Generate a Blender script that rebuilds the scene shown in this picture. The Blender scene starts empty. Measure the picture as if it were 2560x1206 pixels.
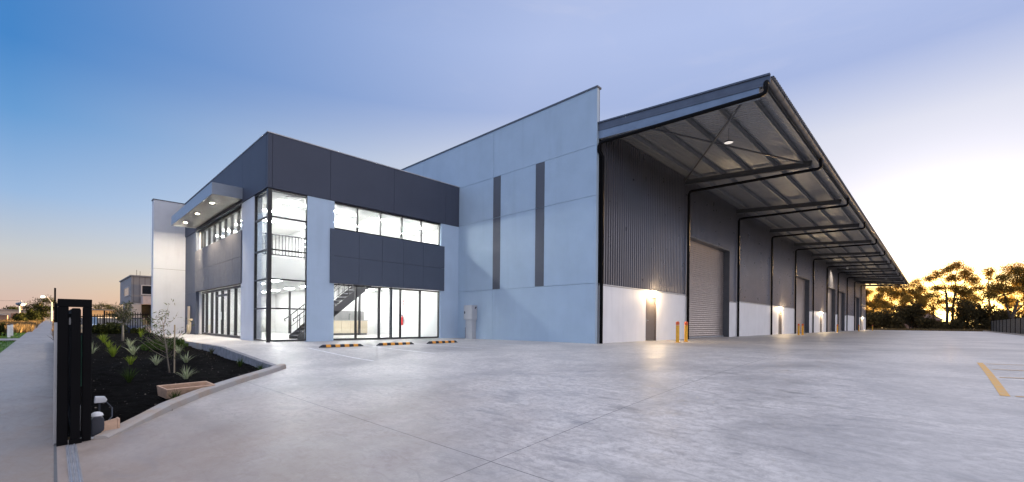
import bpy, bmesh, math, random
import numpy as np
from mathutils import Matrix, Vector
R = math.radians
sc = bpy.context.scene
C = sc.collection
random.seed(7)
rng = np.random.default_rng(7)

# ------------------------------------------------------------------ camera
cd = bpy.data.cameras.new('camera'); cam = bpy.data.objects.new('camera', cd); C.objects.link(cam); sc.camera = cam
cd.sensor_width = 36; cd.lens = 36*1103.65/2560; cd.shift_y = (807-603)/2560; cd.clip_start = .05; cd.clip_end = 6000
cam.matrix_world = Matrix.Translation((0, 0, .83)) @ Matrix.Rotation(R(43.906), 4, 'Z') @ Matrix.Rotation(math.pi/2, 4, 'X') @ Matrix.Rotation(.00878, 4, 'Z')

# ------------------------------------------------------------------ sky, sun, exposure
SUN_EL, SUN_ROT = R(.6), R(.8)
w = bpy.data.worlds.new('World'); sc.world = w; w.use_nodes = True
nt = w.node_tree; bg = nt.nodes['Background']
sky = nt.nodes.new('ShaderNodeTexSky'); sky.sky_type = 'NISHITA'; sky.sun_disc = False
sky.sun_elevation = SUN_EL; sky.sun_rotation = SUN_ROT
sky.air_density = 1.0; sky.dust_density = .8; sky.ozone_density = 4
bg.inputs[1].default_value = .15
def wnode(t, **k):
    n = nt.nodes.new(t)
    for a, b in k.items(): setattr(n, a, b)
    return n
def wmath(op, a, b=None, c=None):
    n = wnode('ShaderNodeMath', operation=op)
    for i, v in enumerate((a, b, c)):
        if v is None: continue
        if isinstance(v, (int, float)): n.inputs[i].default_value = v
        else: nt.links.new(v, n.inputs[i])
    return n.outputs[0]
def wmix(kind, f, a, b):
    n = wnode('ShaderNodeMix', data_type='RGBA', blend_type=kind)
    for i, v in ((0, f), (6, a), (7, b)):
        if isinstance(v, (int, float)): n.inputs[i].default_value = v
        elif isinstance(v, tuple): n.inputs[i].default_value = (*v, 1)
        else: nt.links.new(v, n.inputs[i])
    return n.outputs[2]
tc = wnode('ShaderNodeTexCoord')
sep = wnode('ShaderNodeSeparateXYZ'); nt.links.new(tc.outputs['Generated'], sep.inputs[0])
zz = wmath('MAXIMUM', sep.outputs[2], 0.0)
sunv = (math.cos(SUN_EL)*math.sin(SUN_ROT), math.cos(SUN_EL)*math.cos(SUN_ROT), math.sin(SUN_EL))
nrm = wnode('ShaderNodeVectorMath', operation='NORMALIZE'); nt.links.new(tc.outputs['Generated'], nrm.inputs[0])
dt = wnode('ShaderNodeVectorMath', operation='DOT_PRODUCT'); nt.links.new(nrm.outputs[0], dt.inputs[0]); dt.inputs[1].default_value = sunv
DT = dt.outputs['Value']
def wramp(f, stops):
    n = wnode('ShaderNodeValToRGB'); nt.links.new(f, n.inputs[0]); e = n.color_ramp.elements
    while len(e) < len(stops): e.new(.5)
    for el, (p, c) in zip(e, stops): el.position = p; el.color = (*c, 1)
    return n.outputs[0]
def wstep(v, a, b):
    n = wnode('ShaderNodeMapRange', interpolation_type='SMOOTHSTEP'); nt.links.new(v, n.inputs[0]); n.inputs[1].default_value = a; n.inputs[2].default_value = b
    return n.outputs[0]
def wlin(v, a, b):
    n = wnode('ShaderNodeMapRange'); nt.links.new(v, n.inputs[0]); n.inputs[1].default_value = a; n.inputs[2].default_value = b
    return n.outputs[0]
# dusk colours: away from the sun a pink belt under deep blue, towards it pale lilac and a white glow
awayc = wramp(zz, [(0, (.80, .53, .44)), (.05, (.745, .61, .54)), (.10, (.66, .66, .65)), (.19, (.36, .53, .775)), (.30, (.15, .36, .68)), (.39, (.065, .254, .604)), (.65, (.07, .22, .55)), (1, (.25, .36, .62))])
sunc = wramp(zz, [(0, (1.35, .72, .16)), (.055, (1.25, .84, .30)), (.10, (1.08, .92, .70)), (.14, (1.0, .95, .88)), (.22, (.84, .83, .84)), (.33, (.76, .77, .81)), (.43, (.43, .51, .74)), (.53, (.50, .585, .84)), (1, (.45, .52, .78))])
col = wmix('MIX', wlin(DT, -.05, .65), awayc, sunc)
def glow(width, amp):
    return wmath('MULTIPLY', wmath('EXPONENT', wmath('DIVIDE', wmath('SUBTRACT', DT, 1.0), width)), amp)
col = wmix('MIX', wstep(DT, -.08, -.55), col, (.52, .76, 1.26))  # brighter sky behind the camera, out of view, added to light the end wall
col = wmix('MIX', wstep(zz, .6, .9), col, (1.60, 1.56, 1.74))  # sky overhead, above the view, lifted to brighten the ground
col = wmix('MIX', wstep(sep.outputs[0], .22, .75), col, (1.25, 1.2, 1.32))  # unseen sky on the right lifted to brighten the side wall
wmap = wnode('ShaderNodeMapping'); nt.links.new(nrm.outputs[0], wmap.inputs[0]); wmap.inputs['Scale'].default_value = (2.2, 1.2, 7.0); wmap.inputs['Rotation'].default_value = (.5, .2, .6)
wn = wnode('ShaderNodeTexNoise'); nt.links.new(wmap.outputs[0], wn.inputs['Vector']); wn.inputs['Scale'].default_value = 1.6; wn.inputs['Detail'].default_value = 7; wn.inputs['Roughness'].default_value = .62; wn.inputs['Distortion'].default_value = .8
cirrus = wmath('MULTIPLY', wmath('MULTIPLY', wstep(wn.outputs[0], .50, .78), wstep(DT, .1, .8)), .16)
col = wmix('MIX', cirrus, col, (.80, .78, .86))
col = wmix('MULTIPLY', 1.0, col, (.60, .60, .60))
g1 = wmix('MULTIPLY', 1.0, glow(.0155, .95), wmix('MIX', wstep(zz, .045, .15), (1.25, .74, .12), (1, .965, .91))); g2 = wmix('MULTIPLY', 1.0, glow(.0022, 5.5), (1, .74, .26))
col = wmix('ADD', 1.0, col, g1); col = wmix('ADD', 1.0, col, g2)
for n_ in nt.nodes:
    if n_.type == 'MIX': n_.clamp_result = False; n_.clamp_factor = False
tint = wmix('MULTIPLY', 1.0, sky.outputs[0], (1.2, .93, .95))
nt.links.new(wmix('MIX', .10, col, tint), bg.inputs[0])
sd = bpy.data.lights.new('sun', 'SUN'); sd.energy = 4.5; sd.angle = R(.6); sd.color = (1, .62, .28)
so = bpy.data.objects.new('sun', sd); C.objects.link(so)
so.rotation_euler = Vector((-sunv[0], -sunv[1], -sunv[2])).to_track_quat('-Z', 'Y').to_euler()
sc.view_settings.view_transform = 'Standard'; sc.view_settings.look = 'None'
sc.view_settings.exposure = 3.4; sc.view_settings.gamma = 1; sc.view_settings.use_curve_mapping = False
sc.cycles.max_bounces = 8; sc.cycles.transparent_max_bounces = 24; sc.cycles.sample_clamp_indirect = 4

# ------------------------------------------------------------------ materials
MATS = {}
class NT:
    """small helper round one material's node tree"""
    def __init__(s, name):
        s.m = bpy.data.materials.new(name); s.m.use_nodes = True; s.t = s.m.node_tree
        s.b = s.t.nodes['Principled BSDF']; s.geo = None
    def n(s, t, **k):
        x = s.t.nodes.new(t)
        for a, b in k.items(): setattr(x, a, b)
        return x
    def put(s, sock, v):
        if isinstance(v, (int, float)): sock.default_value = v
        elif isinstance(v, tuple): sock.default_value = (*v, 1) if len(v) == 3 and sock.type == 'RGBA' else v
        else: s.t.links.new(v, sock)
    def pos(s):
        if not s.geo: s.geo = s.n('ShaderNodeNewGeometry')
        return s.geo.outputs['Position']
    def xyz(s):
        x = s.n('ShaderNodeSeparateXYZ'); s.put(x.inputs[0], s.pos()); return x.outputs
    def math(s, op, a, b=0.0, c=0.0):
        x = s.n('ShaderNodeMath', operation=op)
        for i, v in enumerate((a, b, c)): s.put(x.inputs[i], v)
        return x.outputs[0]
    def noise(s, scale, detail=4, rough=.55, stretch=None, dist=0.0):
        p = s.pos()
        if stretch:
            mp = s.n('ShaderNodeMapping'); s.put(mp.inputs[0], p); mp.inputs['Scale'].default_value = stretch; p = mp.outputs[0]
        x = s.n('ShaderNodeTexNoise'); s.put(x.inputs['Vector'], p)
        x.inputs['Scale'].default_value = scale; x.inputs['Detail'].default_value = detail; x.inputs['Roughness'].default_value = rough; x.inputs['Distortion'].default_value = dist
        return x.outputs[0]
    def ramp(s, f, stops):
        x = s.n('ShaderNodeValToRGB'); s.put(x.inputs[0], f); e = x.color_ramp.elements
        while len(e) < len(stops): e.new(.5)
        for el, (p, c) in zip(e, stops): el.position = p; el.color = (*c, 1) if isinstance(c, tuple) else (c, c, c, 1)
        return x.outputs[0]
    def mix(s, f, a, b, kind='MIX'):
        x = s.n('ShaderNodeMix', data_type='RGBA', blend_type=kind)
        s.put(x.inputs[0], f); s.put(x.inputs[6], a); s.put(x.inputs[7], b); return x.outputs[2]
    def bump(s, h, strength=.3, dist=.02):
        x = s.n('ShaderNodeBump'); x.inputs['Strength'].default_value = strength; x.inputs['Distance'].default_value = dist
        s.put(x.inputs['Height'], h); s.put(s.b.inputs['Normal'], x.outputs[0])
    def done(s, col=None, rough=None, metal=None, spec=None):
        if col is not None: s.put(s.b.inputs['Base Color'], col)
        if rough is not None: s.put(s.b.inputs['Roughness'], rough)
        if metal is not None: s.put(s.b.inputs['Metallic'], metal)
        if spec is not None: s.put(s.b.inputs['Specular IOR Level'], spec)
        MATS[s.m.name] = s.m; return s.m
def simple(name, col, rough=.6, metal=0.0, var=.12, scale=3.0, bump=0.0, bscale=60.0, spec=.5):
    t = NT(name); a = tuple(c*(1-var) for c in col); b = tuple(min(1, c*(1+var)) for c in col)
    c = t.ramp(t.noise(scale, 5), [(.3, a), (.7, b)])
    if bump: t.bump(t.noise(bscale, 3), bump, .01)
    rr = t.math('MULTIPLY_ADD', t.noise(scale*2.3, 3), .2, rough-.1)
    return t.done(c, rr, metal, spec)

def make_yard(name, base, dark, tan, joints=True):
    t = NT(name)
    big = t.noise(.35, 6, .6, dist=.6); mid = t.noise(1.6, 8, .72, stretch=(1, 2.2, 1), dist=.9); fine = t.noise(11, 8, .8)
    c = t.ramp(mid, [(.30, dark), (.46, base), (.66, tuple(min(1, x*1.14) for x in base))])
    c = t.mix(t.ramp(big, [(.42, 0.0), (.66, .75)]), c, dark)
    c = t.mix(t.ramp(t.noise(5, 6, .75, stretch=(.5, 1.6, 1), dist=1.2), [(.50, 0.0), (.66, .5)]), c, tuple(x*.82 for x in dark))
    c = t.mix(t.ramp(fine, [(.38, .6), (.54, 0.0)]), c, tuple(x*.58 for x in base))
    c = t.mix(t.ramp(t.noise(3.1, 7, .75, dist=.6), [(.54, 0.0), (.66, .32)]), c, tuple(min(1, x*1.25) for x in base))
    p = t.xyz()
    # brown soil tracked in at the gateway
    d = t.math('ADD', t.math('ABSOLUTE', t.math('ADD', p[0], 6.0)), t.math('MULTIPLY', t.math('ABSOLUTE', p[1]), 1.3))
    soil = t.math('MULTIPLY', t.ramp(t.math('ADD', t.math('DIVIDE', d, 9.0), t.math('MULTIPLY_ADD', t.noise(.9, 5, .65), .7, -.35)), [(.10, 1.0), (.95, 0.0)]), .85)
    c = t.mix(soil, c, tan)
    h = t.math('ADD', t.math('MULTIPLY', mid, .6), t.math('MULTIPLY', t.noise(45, 4), .25))
    if joints:
        def line(v, off, per):
            q = t.math('PINGPONG', t.math('ADD', v, off), per)
            return t.math('LESS_THAN', t.math('ADD', q, t.math('MULTIPLY_ADD', t.noise(7, 2), .006, -.003)), .006)
        j = t.math('MAXIMUM', line(p[0], 3.16, 4.6), line(p[1], -3.0, 6.0))
        c = t.mix(t.math('MULTIPLY', j, .75), c, (.10, .10, .10))
        h = t.math('SUBTRACT', h, j)
    t.bump(h, .25, .012)
    return t.done(c, t.ramp(mid, [(.3, .34), (.7, .66)]), 0.0, .5)
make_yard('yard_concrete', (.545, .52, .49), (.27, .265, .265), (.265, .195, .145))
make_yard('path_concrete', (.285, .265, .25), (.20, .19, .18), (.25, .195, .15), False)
t = NT('kerb_concrete'); c = t.ramp(t.noise(1.8, 5, .6), [(.42, (.36, .35, .34)), (.66, (.36, .285, .22))]); t.bump(t.noise(30, 4), .4, .01); t.done(c, .85)
simple('edging_concrete', (.22, .22, .23), .9, var=.25, scale=5, bump=.4, bscale=25)
def painted(name, col, amt=.05):
    t = NT(name)
    c = t.ramp(t.noise(.8, 6, .6), [(.3, tuple(x*(1-amt) for x in col)), (.7, tuple(x*(1+amt) for x in col))])
    c = t.mix(t.ramp(t.noise(2.2, 4, .6, stretch=(1, 1, .12)), [(.52, 0.0), (.78, .24)]), c, tuple(x*.68 for x in col))
    t.bump(t.noise(140, 2), .18, .004)
    return t.done(c, .62, 0.0, .35)
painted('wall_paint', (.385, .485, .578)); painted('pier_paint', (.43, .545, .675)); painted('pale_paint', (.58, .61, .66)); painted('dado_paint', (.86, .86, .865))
painted('dark_paint', (.055, .065, .095)); painted('stripe_paint', (.10, .105, .12)); painted('spandrel_paint', (.075, .092, .128)); painted('panel_backing', (.05, .05, .055))
simple('entry_panel', (.11, .11, .12), .55, var=.06)
simple('capping', (.10, .105, .12), .4, .3); simple('pale_capping', (.45, .46, .48), .45, .3)
simple('canopy_metal', (.25, .29, .35), .42, .35, var=.05); simple('soffit_metal', (.36, .35, .34), .36, .35, var=.05)
simple('frame_black', (.022, .022, .024), .4, .2); simple('steel_dark', (.10, .105, .115), .45, .3); simple('rafter_blue', (.19, .235, .30), .45, .2); simple('steel_grey', (.09, .10, .125), .42, .3)
simple('pipe_black', (.008, .008, .009), .7, 0.0, spec=.06)
simple('cladding_metal', (.19, .185, .20), .31, .68, var=.05, scale=.8); simple('roof_sheet', (.27, .28, .30), .36, .55, var=.06)
simple('zinc_purlin', (.25, .26, .275), .4, .6); simple('gutter_metal', (.15, .15, .155), .35, .5)
simple('shutter_metal', (.52, .45, .41), .36, .72, var=.05); simple('door_brown', (.14, .12, .115), .5, var=.05)
simple('galvanised', (.48, .50, .53), .4, .7); simple('white_inside', (.60, .60, .595), .7, var=.015); simple('floor_inside', (.36, .36, .355), .35, var=.05)
simple('ceiling_inside', (.50, .50, .495), .8, var=.01); simple('vent_grey', (.35, .35, .36), .6); simple('bench_cream', (.44, .375, .28), .5, var=.05)
simple('benchtop_grey', (.25, .25, .25), .4); simple('splash_grey', (.20, .20, .20), .4); simple('kick_dark', (.10, .10, .10), .6)
simple('yellow_paint', (.78, .40, .03), .5, var=.1, scale=12); simple('orange_band', (.72, .11, .02), .5); simple('rubber_black', (.025, .026, .035), .75, var=.3, scale=20)
simple('reflective_orange', (.75, .33, .03), .5, var=.12, scale=25); simple('red_paint', (.55, .03, .02), .35); simple('sign_white', (.8, .8, .8), .5)
simple('box_grey', (.42, .43, .45), .45, var=.04); simple('white_plastic', (.70, .72, .74), .45); simple('dark_plastic', (.03, .035, .05), .45)
simple('sandstone', (.50, .34, .24), .85, var=.18, scale=9, bump=.3, bscale=40); simple('gate_black', (.004, .004, .005), .6, 0.0, spec=.08)
simple('line_white', (.74, .74, .74), .7, var=.2, scale=9); simple('cream_pipe', (.55, .46, .30), .5)
t = NT('line_yellow'); c = t.mix(t.ramp(t.noise(9, 5, .7), [(.45, 0.0), (.7, .6)]), (.66, .38, .10), (.45, .40, .34)); t.done(c, .7)
t = NT('mulch_dark'); c = t.ramp(t.noise(28, 6, .75), [(.35, (.0018, .0017, .0016)), (.64, (.006, .0052, .0045)), (.82, (.022, .018, .015))]); t.bump(t.noise(22, 6, .7), 1.0, .06); t.done(c, 1.0, 0.0, .05)
simple('bark_chip', (.14, .12, .10), .9, var=.8, scale=30)
simple('asphalt_grey', (.10, .10, .105), .9, var=.15, scale=4); simple('dry_earth', (.16, .13, .08), .95, var=.4, scale=.6, bump=.5, bscale=9)
simple('lawn_green', (.045, .10, .015), .9, var=.4, scale=4, bump=.6, bscale=30)
def leafmat(name, a, b, tr=.4):
    t = NT(name); tt = t.t
    oi = t.n('ShaderNodeNewGeometry'); f = oi.outputs['Random Per Island']
    c = t.ramp(f, [(0, a), (1, b)])
    d = t.n('ShaderNodeBsdfDiffuse'); s = t.n('ShaderNodeBsdfTranslucent'); m = t.n('ShaderNodeMixShader')
    t.put(d.inputs[0], c); t.put(s.inputs[0], c); m.inputs[0].default_value = tr
    tt.links.new(d.outputs[0], m.inputs[1]); tt.links.new(s.outputs[0], m.inputs[2])
    tt.links.new(m.outputs[0], tt.nodes['Material Output'].inputs[0]); MATS[name] = t.m
leafmat('leaf_gum', (.13, .085, .025), (.34, .22, .05), .6); leafmat('leaf_dark', (.016, .022, .008), (.045, .05, .018), .25)
leafmat('leaf_bush', (.045, .036, .02), (.10, .08, .04), .4); leafmat('leaf_sapling', (.06, .085, .03), (.14, .16, .07)); leafmat('leaf_lime', (.15, .22, .025), (.30, .38, .05), .35)
leafmat('leaf_variegated', (.26, .32, .16), (.52, .54, .36), .3); leafmat('leaf_green', (.022, .045, .012), (.065, .10, .026), .3)
leafmat('leaf_olive', (.05, .055, .03), (.10, .105, .055), .25)
leafmat('blade_dry', (.10, .075, .04), (.18, .135, .075), .2); leafmat('blade_green', (.05, .12, .015), (.10, .20, .03), .3)
simple('bark_brown', (.07, .052, .04), .95, var=.4, scale=8); simple('bark_pale', (.30, .25, .20), .9, var=.2, scale=10); simple('stake_wood', (.36, .29, .2), .9)
simple('far_beige', (.36, .31, .27), .8); simple('far_grey', (.20, .20, .21), .8); simple('far_wall', (.42, .40, .39), .7); simple('far_dark', (.012, .012, .012), .95, spec=.1)
simple('orange_block', (.78, .46, .19), .8); simple('pink_panel', (.45, .37, .35), .6); simple('roof_tile', (.13, .08, .06), .8, var=.3, scale=6); simple('brick_brown', (.20, .13, .10), .9)
t = NT('far_cladding'); p = t.xyz(); c = t.mix(t.math('LESS_THAN', t.math('PINGPONG', t.math('ADD', p[0], p[1]), .25), .04), (.19, .185, .19), (.115, .11, .115)); t.done(c, .6)
simple('tank_blue', (.13, .16, .20), .6); simple('car_white', (.66, .68, .70), .25, .1, var=.01); simple('car_blue', (.012, .016, .04), .2, .2, var=.02)
simple('tyre_black', (.015, .015, .015), .8); simple('hose_green', (.03, .10, .07), .5); simple('fence_dark', (.045, .05, .055), .5, .2)
def emis(name, col, s):
    t = NT(name); t.put(t.b.inputs['Base Color'], (.8, .8, .8)); t.put(t.b.inputs['Emission Color'], col); t.b.inputs['Emission Strength'].default_value = s; MATS[name] = t.m
emis('lamp_ceiling', (1, .97, .93), 12.0); emis('lamp_row', (1, .97, .93), 19.0); emis('lamp_down', (1, .80, .55), 25.0); emis('lamp_wall', (1, .70, .36), 30.0); emis('lamp_bay', (1, .93, .85), .055)
emis('lamp_street', (1, .88, .66), 1.2); emis('exit_green', (.05, .62, .30), .055); emis('exit_white', (.9, 1, .95), .09); emis('headlight', (1, .97, .9), .06)
t = NT('glass'); tt = t.t
tr = t.n('ShaderNodeBsdfTransparent'); gl = t.n('ShaderNodeBsdfGlossy'); mx = t.n('ShaderNodeMixShader')
tr.inputs[0].default_value = (.95, .975, .98, 1); gl.inputs['Roughness'].default_value = .01
ge = t.n('ShaderNodeNewGeometry'); dp = t.n('ShaderNodeVectorMath', operation='DOT_PRODUCT'); tt.links.new(ge.outputs['Incoming'], dp.inputs[0]); tt.links.new(ge.outputs['Normal'], dp.inputs[1])
fr = t.math('MULTIPLY_ADD', t.math('POWER', t.math('SUBTRACT', 1.0, t.math('ABSOLUTE', dp.outputs['Value'])), 5.0), .7, .05)
tt.links.new(fr, mx.inputs[0]); tt.links.new(tr.outputs[0], mx.inputs[1]); tt.links.new(gl.outputs[0], mx.inputs[2]); tt.links.new(mx.outputs[0], tt.nodes['Material Output'].inputs[0])
MATS['glass'] = t.m
simple('dark_glass', (.012, .013, .016), .15, var=.02); simple('car_glass', (.02, .022, .025), .08, var=.02)

# ------------------------------------------------------------------ mesh helpers
def tag(o, label=None, cat=None, group=None, kind=None):
    for k, v in (('label', label), ('category', cat), ('group', group), ('kind', kind)):
        if v: o[k] = v
    return o
def empty(name, loc, label, cat, group=None, rz=0):
    o = bpy.data.objects.new(name, None); C.objects.link(o); o.location = loc; o.rotation_euler = (0, 0, rz); o.empty_display_size = .2
    return tag(o, label, cat, group)
def wloc(o):
    v = Vector((0, 0, 0))
    while o is not None: v += o.location; o = o.parent
    return v
class MB:
    def __init__(s): s.v = []; s.f = []; s.mi = []; s.cur = 0
    def add(s, vs, fs):
        b = len(s.v); s.v += [tuple(p) for p in vs]
        for f in fs: s.f.append([b+i for i in f]); s.mi.append(s.cur)
        return s
    def box(s, x0, x1, y0, y1, z0, z1):
        if x0 > x1: x0, x1 = x1, x0
        if y0 > y1: y0, y1 = y1, y0
        if z0 > z1: z0, z1 = z1, z0
        return s.add([(x0,y0,z0),(x1,y0,z0),(x1,y1,z0),(x0,y1,z0),(x0,y0,z1),(x1,y0,z1),(x1,y1,z1),(x0,y1,z1)],
                     [(0,3,2,1),(4,5,6,7),(0,1,5,4),(1,2,6,5),(2,3,7,6),(3,0,4,7)])
    def bar(s, p, q, wd, ht, up=(0,0,1)):
        p, q = Vector(p), Vector(q); d = (q-p).normalized(); u = Vector(up)
        if abs(d.dot(u)) > .99: u = Vector((1,0,0))
        a = d.cross(u).normalized()*wd/2; b = a.cross(d).normalized()*ht/2
        vs = [p-a-b, p+a-b, p+a+b, p-a+b, q-a-b, q+a-b, q+a+b, q-a+b]
        return s.add(vs, [(0,3,2,1),(4,5,6,7),(0,1,5,4),(1,2,6,5),(2,3,7,6),(3,0,4,7)])
    def tube(s, pts, r, n=8, cap=True):
        pts = [Vector(p) for p in pts]; rs = r if isinstance(r, (list, tuple)) else [r]*len(pts)
        b = len(s.v); prev = None
        for i, p in enumerate(pts):
            d = (pts[min(i+1, len(pts)-1)] - pts[max(i-1, 0)]).normalized()
            if prev is None:
                u = Vector((0,0,1)) if abs(d.z) < .9 else Vector((1,0,0)); a = d.cross(u).normalized()
            else: a = (prev - d*prev.dot(d)).normalized()
            prev = a; c = d.cross(a)
            for k in range(n):
                an = 2*math.pi*k/n; s.v.append(tuple(p + (a*math.cos(an)+c*math.sin(an))*rs[i]))
        for i in range(len(pts)-1):
            for k in range(n):
                k2 = (k+1) % n; s.f.append([b+i*n+k, b+i*n+k2, b+(i+1)*n+k2, b+(i+1)*n+k]); s.mi.append(s.cur)
        if cap:
            s.f.append([b+k for k in range(n)][::-1]); s.mi.append(s.cur)
            e = b+(len(pts)-1)*n; s.f.append([e+k for k in range(n)]); s.mi.append(s.cur)
        return s
    def lathe(s, prof, c=(0,0,0), n=16):
        b = len(s.v)
        for r, z in prof:
            for k in range(n):
                an = 2*math.pi*k/n; s.v.append((c[0]+r*math.cos(an), c[1]+r*math.sin(an), c[2]+z))
        for i in range(len(prof)-1):
            for k in range(n):
                k2 = (k+1) % n; s.f.append([b+i*n+k, b+i*n+k2, b+(i+1)*n+k2, b+(i+1)*n+k]); s.mi.append(s.cur)
        return s
    def prism(s, poly, axis, a0, a1):
        def P(u, v, a): return (a, u, v) if axis == 'X' else (u, a, v) if axis == 'Y' else (u, v, a)
        n = len(poly); vs = [P(u, v, a0) for u, v in poly] + [P(u, v, a1) for u, v in poly]
        return s.add(vs, [tuple(range(n))[::-1], tuple(range(n, 2*n))] + [(i, (i+1) % n, n+(i+1) % n, n+i) for i in range(n)])
    def build(s, name, mat, parent=None, world=True, smooth=False, bevel=0, recalc=True):
        me = bpy.data.meshes.new(name)
        off = wloc(parent) if (parent is not None and world) else Vector((0,0,0))
        me.from_pydata([(p[0]-off.x, p[1]-off.y, p[2]-off.z) for p in s.v], [], s.f)
        for m in (mat if isinstance(mat, (list, tuple)) else [mat]): me.materials.append(MATS[m])
        if isinstance(mat, (list, tuple)): me.polygons.foreach_set('material_index', s.mi)
        if recalc:
            bm = bmesh.new(); bm.from_mesh(me); bmesh.ops.recalc_face_normals(bm, faces=bm.faces); bm.to_mesh(me); bm.free()
        if smooth: me.polygons.foreach_set('use_smooth', [True]*len(me.polygons))
        o = bpy.data.objects.new(name, me); C.objects.link(o)
        if parent is not None: o.parent = parent
        if bevel:
            b = o.modifiers.new('bevel', 'BEVEL'); b.width = bevel; b.segments = 2; b.limit_method = 'ANGLE'
        return o
def np_mesh(name, V, F, mat, parent=None):
    """V (n,3), F (m,4) quads or (m,3)"""
    me = bpy.data.meshes.new(name); k = F.shape[1]
    me.vertices.add(len(V)); me.vertices.foreach_set('co', V.astype(np.float32).ravel())
    me.loops.add(F.size); me.loops.foreach_set('vertex_index', F.astype(np.int32).ravel())
    me.polygons.add(len(F)); me.polygons.foreach_set('loop_start', np.arange(0, F.size, k, dtype=np.int32))
    me.update(calc_edges=True); me.materials.append(MATS[mat])
    o = bpy.data.objects.new(name, me); C.objects.link(o)
    if parent is not None: o.parent = parent
    return o
def copy_tree(o, parent=None):
    c = o.copy(); C.objects.link(c)
    if parent is not None: c.parent = parent
    for ch in list(o.children): copy_tree(ch, c)
    return c

# ------------------------------------------------------------------ ground heights
def sm(a, b, x):
    t = np.clip((np.asarray(x, float)-a)/(b-a), 0, 1); return t*t*(3-2*t)
def prof(Y):
    Y = np.asarray(Y, float); t = np.clip(Y, 5, 16)
    return np.where(Y < 5, -.77+.076*np.clip(Y, 0, 5), -.39+.385*(1-(1-(t-5)/11)**2.0)) 
def ground(X, Y):
    wx = np.clip((-11.5-X)/7.0, 0, 1); wx = wx*wx*(3-2*wx)
    side = np.where(Y < 5.5, -.14 + .10*sm(4.2, 5.6, Y), -.04)
    near = np.where(np.asarray(X) < -18, 0, -.06*np.clip((X+18.9)/2, 0, 1)*sm(15.3, 13, Y))
    w2 = np.clip((np.asarray(Y, float)-3.2)/1.0, 0, 1)
    return prof(Y)*(1-wx*w2) + (side+near)*wx*w2
def path_z(X): return -.77 + .0105*np.clip(-8-np.asarray(X, float), 0, 105)
def garden_z(X, Y):
    X = np.asarray(X, float); Y = np.asarray(Y, float)
    z = -.675 + .0268*np.clip(-10.2-X, 0, 24) - .08*sm(-9.4, -8.4, X)
    return z + .025*np.sin(X*1.3+Y*2.1) + .05*sm(.1, 1.2, Y)*sm(4.2, 3.0, Y)
def sheet(name, xs, ys, zf, mat, kind='structure', off=0.0):
    X, Y = np.meshgrid(xs, ys); Z = zf(X, Y)+off
    V = np.stack([X.ravel(), Y.ravel(), Z.ravel()], 1); nx, ny = len(xs), len(ys)
    i = np.arange(nx*ny).reshape(ny, nx); F = np.stack([i[:-1,:-1].ravel(), i[:-1,1:].ravel(), i[1:,1:].ravel(), i[1:,:-1].ravel()], 1)
    o = np_mesh(name, V, F, mat); o.data.polygons.foreach_set('use_smooth', [True]*len(F)); o['kind'] = kind
    return o
def terr(X, Y):
    p = path_z(X) - .10
    site = np.where(Y > .2, ground(X, np.maximum(Y, 0))-.25, p)
    site = np.where(Y > 14, -.12, site)
    wl = sm(-34, -36, X)
    site = np.where((X < -8) & (Y > .1) & (Y < 5), np.minimum(site, garden_z(X, Y)-.25), site)
    return site*(1-wl) + (p-.02)*wl
XS = np.array([-1500,-900,-500,-300,-200,-160,-130]+list(range(-112, -36, 4))+list(np.arange(-36, 8.1, 1.0))+[12,20,35,60,100,200,500,900,1500], float)
YS = np.array([-1500,-700,-300,-120,-60,-30,-16,-10,-6,-4,-2,-1,-.2,0,.2,.5]+list(np.arange(1, 17, .5))+[17,20,30,50,80,115,130,150,180,240,400,800,1500], float)
sheet('ground', XS, YS, terr, 'dry_earth')

# ------------------------------------------------------------------ yard, path, road
KERB = [(-7.82,.50),(-8.55,1.0),(-9.26,1.45),(-9.95,1.93),(-10.6,2.47),(-11.3,3.12),(-11.95,3.80),(-12.42,4.27)]
kx = np.array([k[0] for k in KERB]); ky = np.array([k[1] for k in KERB])
def left_edge(Y): return np.where(Y < .5, -8.2, np.interp(Y, ky, kx))
ys = np.concatenate([[.035], np.arange(.2, 4.2, .2), [4.29]]); u = np.linspace(0, 1, 40)
X = np.array([left_edge(y) + (7.0-left_edge(y))*u for y in ys]); Y = np.repeat(ys[:, None], 40, 1); Z = ground(X, Y)
V1 = np.stack([X.ravel(), Y.ravel(), Z.ravel()], 1); i = np.arange(X.size).reshape(X.shape)
F1 = np.stack([i[:-1,:-1].ravel(), i[:-1,1:].ravel(), i[1:,1:].ravel(), i[1:,:-1].ravel()], 1)
ys = np.concatenate([np.arange(4.27, 16.4, .3), [17,19,22,30,40,60,80,100,112.5]]); xs = np.concatenate([np.arange(-34.4, 6.1, .6), [6.6]])
X, Y = np.meshgrid(xs, ys); Z = ground(X, Y)+.001; Z = np.where(Y > 16, 0.0, Z)
V2 = np.stack([X.ravel(), Y.ravel(), Z.ravel()], 1); i = np.arange(X.size).reshape(X.shape)+len(V1)
F2 = np.stack([i[:-1,:-1].ravel(), i[:-1,1:].ravel(), i[1:,1:].ravel(), i[1:,:-1].ravel()], 1)
yard = np_mesh('yard', np.concatenate([V1, V2]), np.concatenate([F1, F2]), 'yard_concrete'); yard['kind'] = 'structure'
yard.data.polygons.foreach_set('use_smooth', [True]*len(yard.data.polygons))
pxs = np.concatenate([np.arange(-170, -60, 5), np.arange(-60, 7.5, 1.0)])
sheet('footpath', pxs, np.array([-1.47, -.7, .015]), lambda X, Y: path_z(X), 'path_concrete')
sheet('driveway_crossing', np.arange(-41.2, -38.2, .5), np.array([-5.2, -3.3, -1.47]), lambda X, Y: path_z(X)+.002, 'path_concrete')
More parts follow.
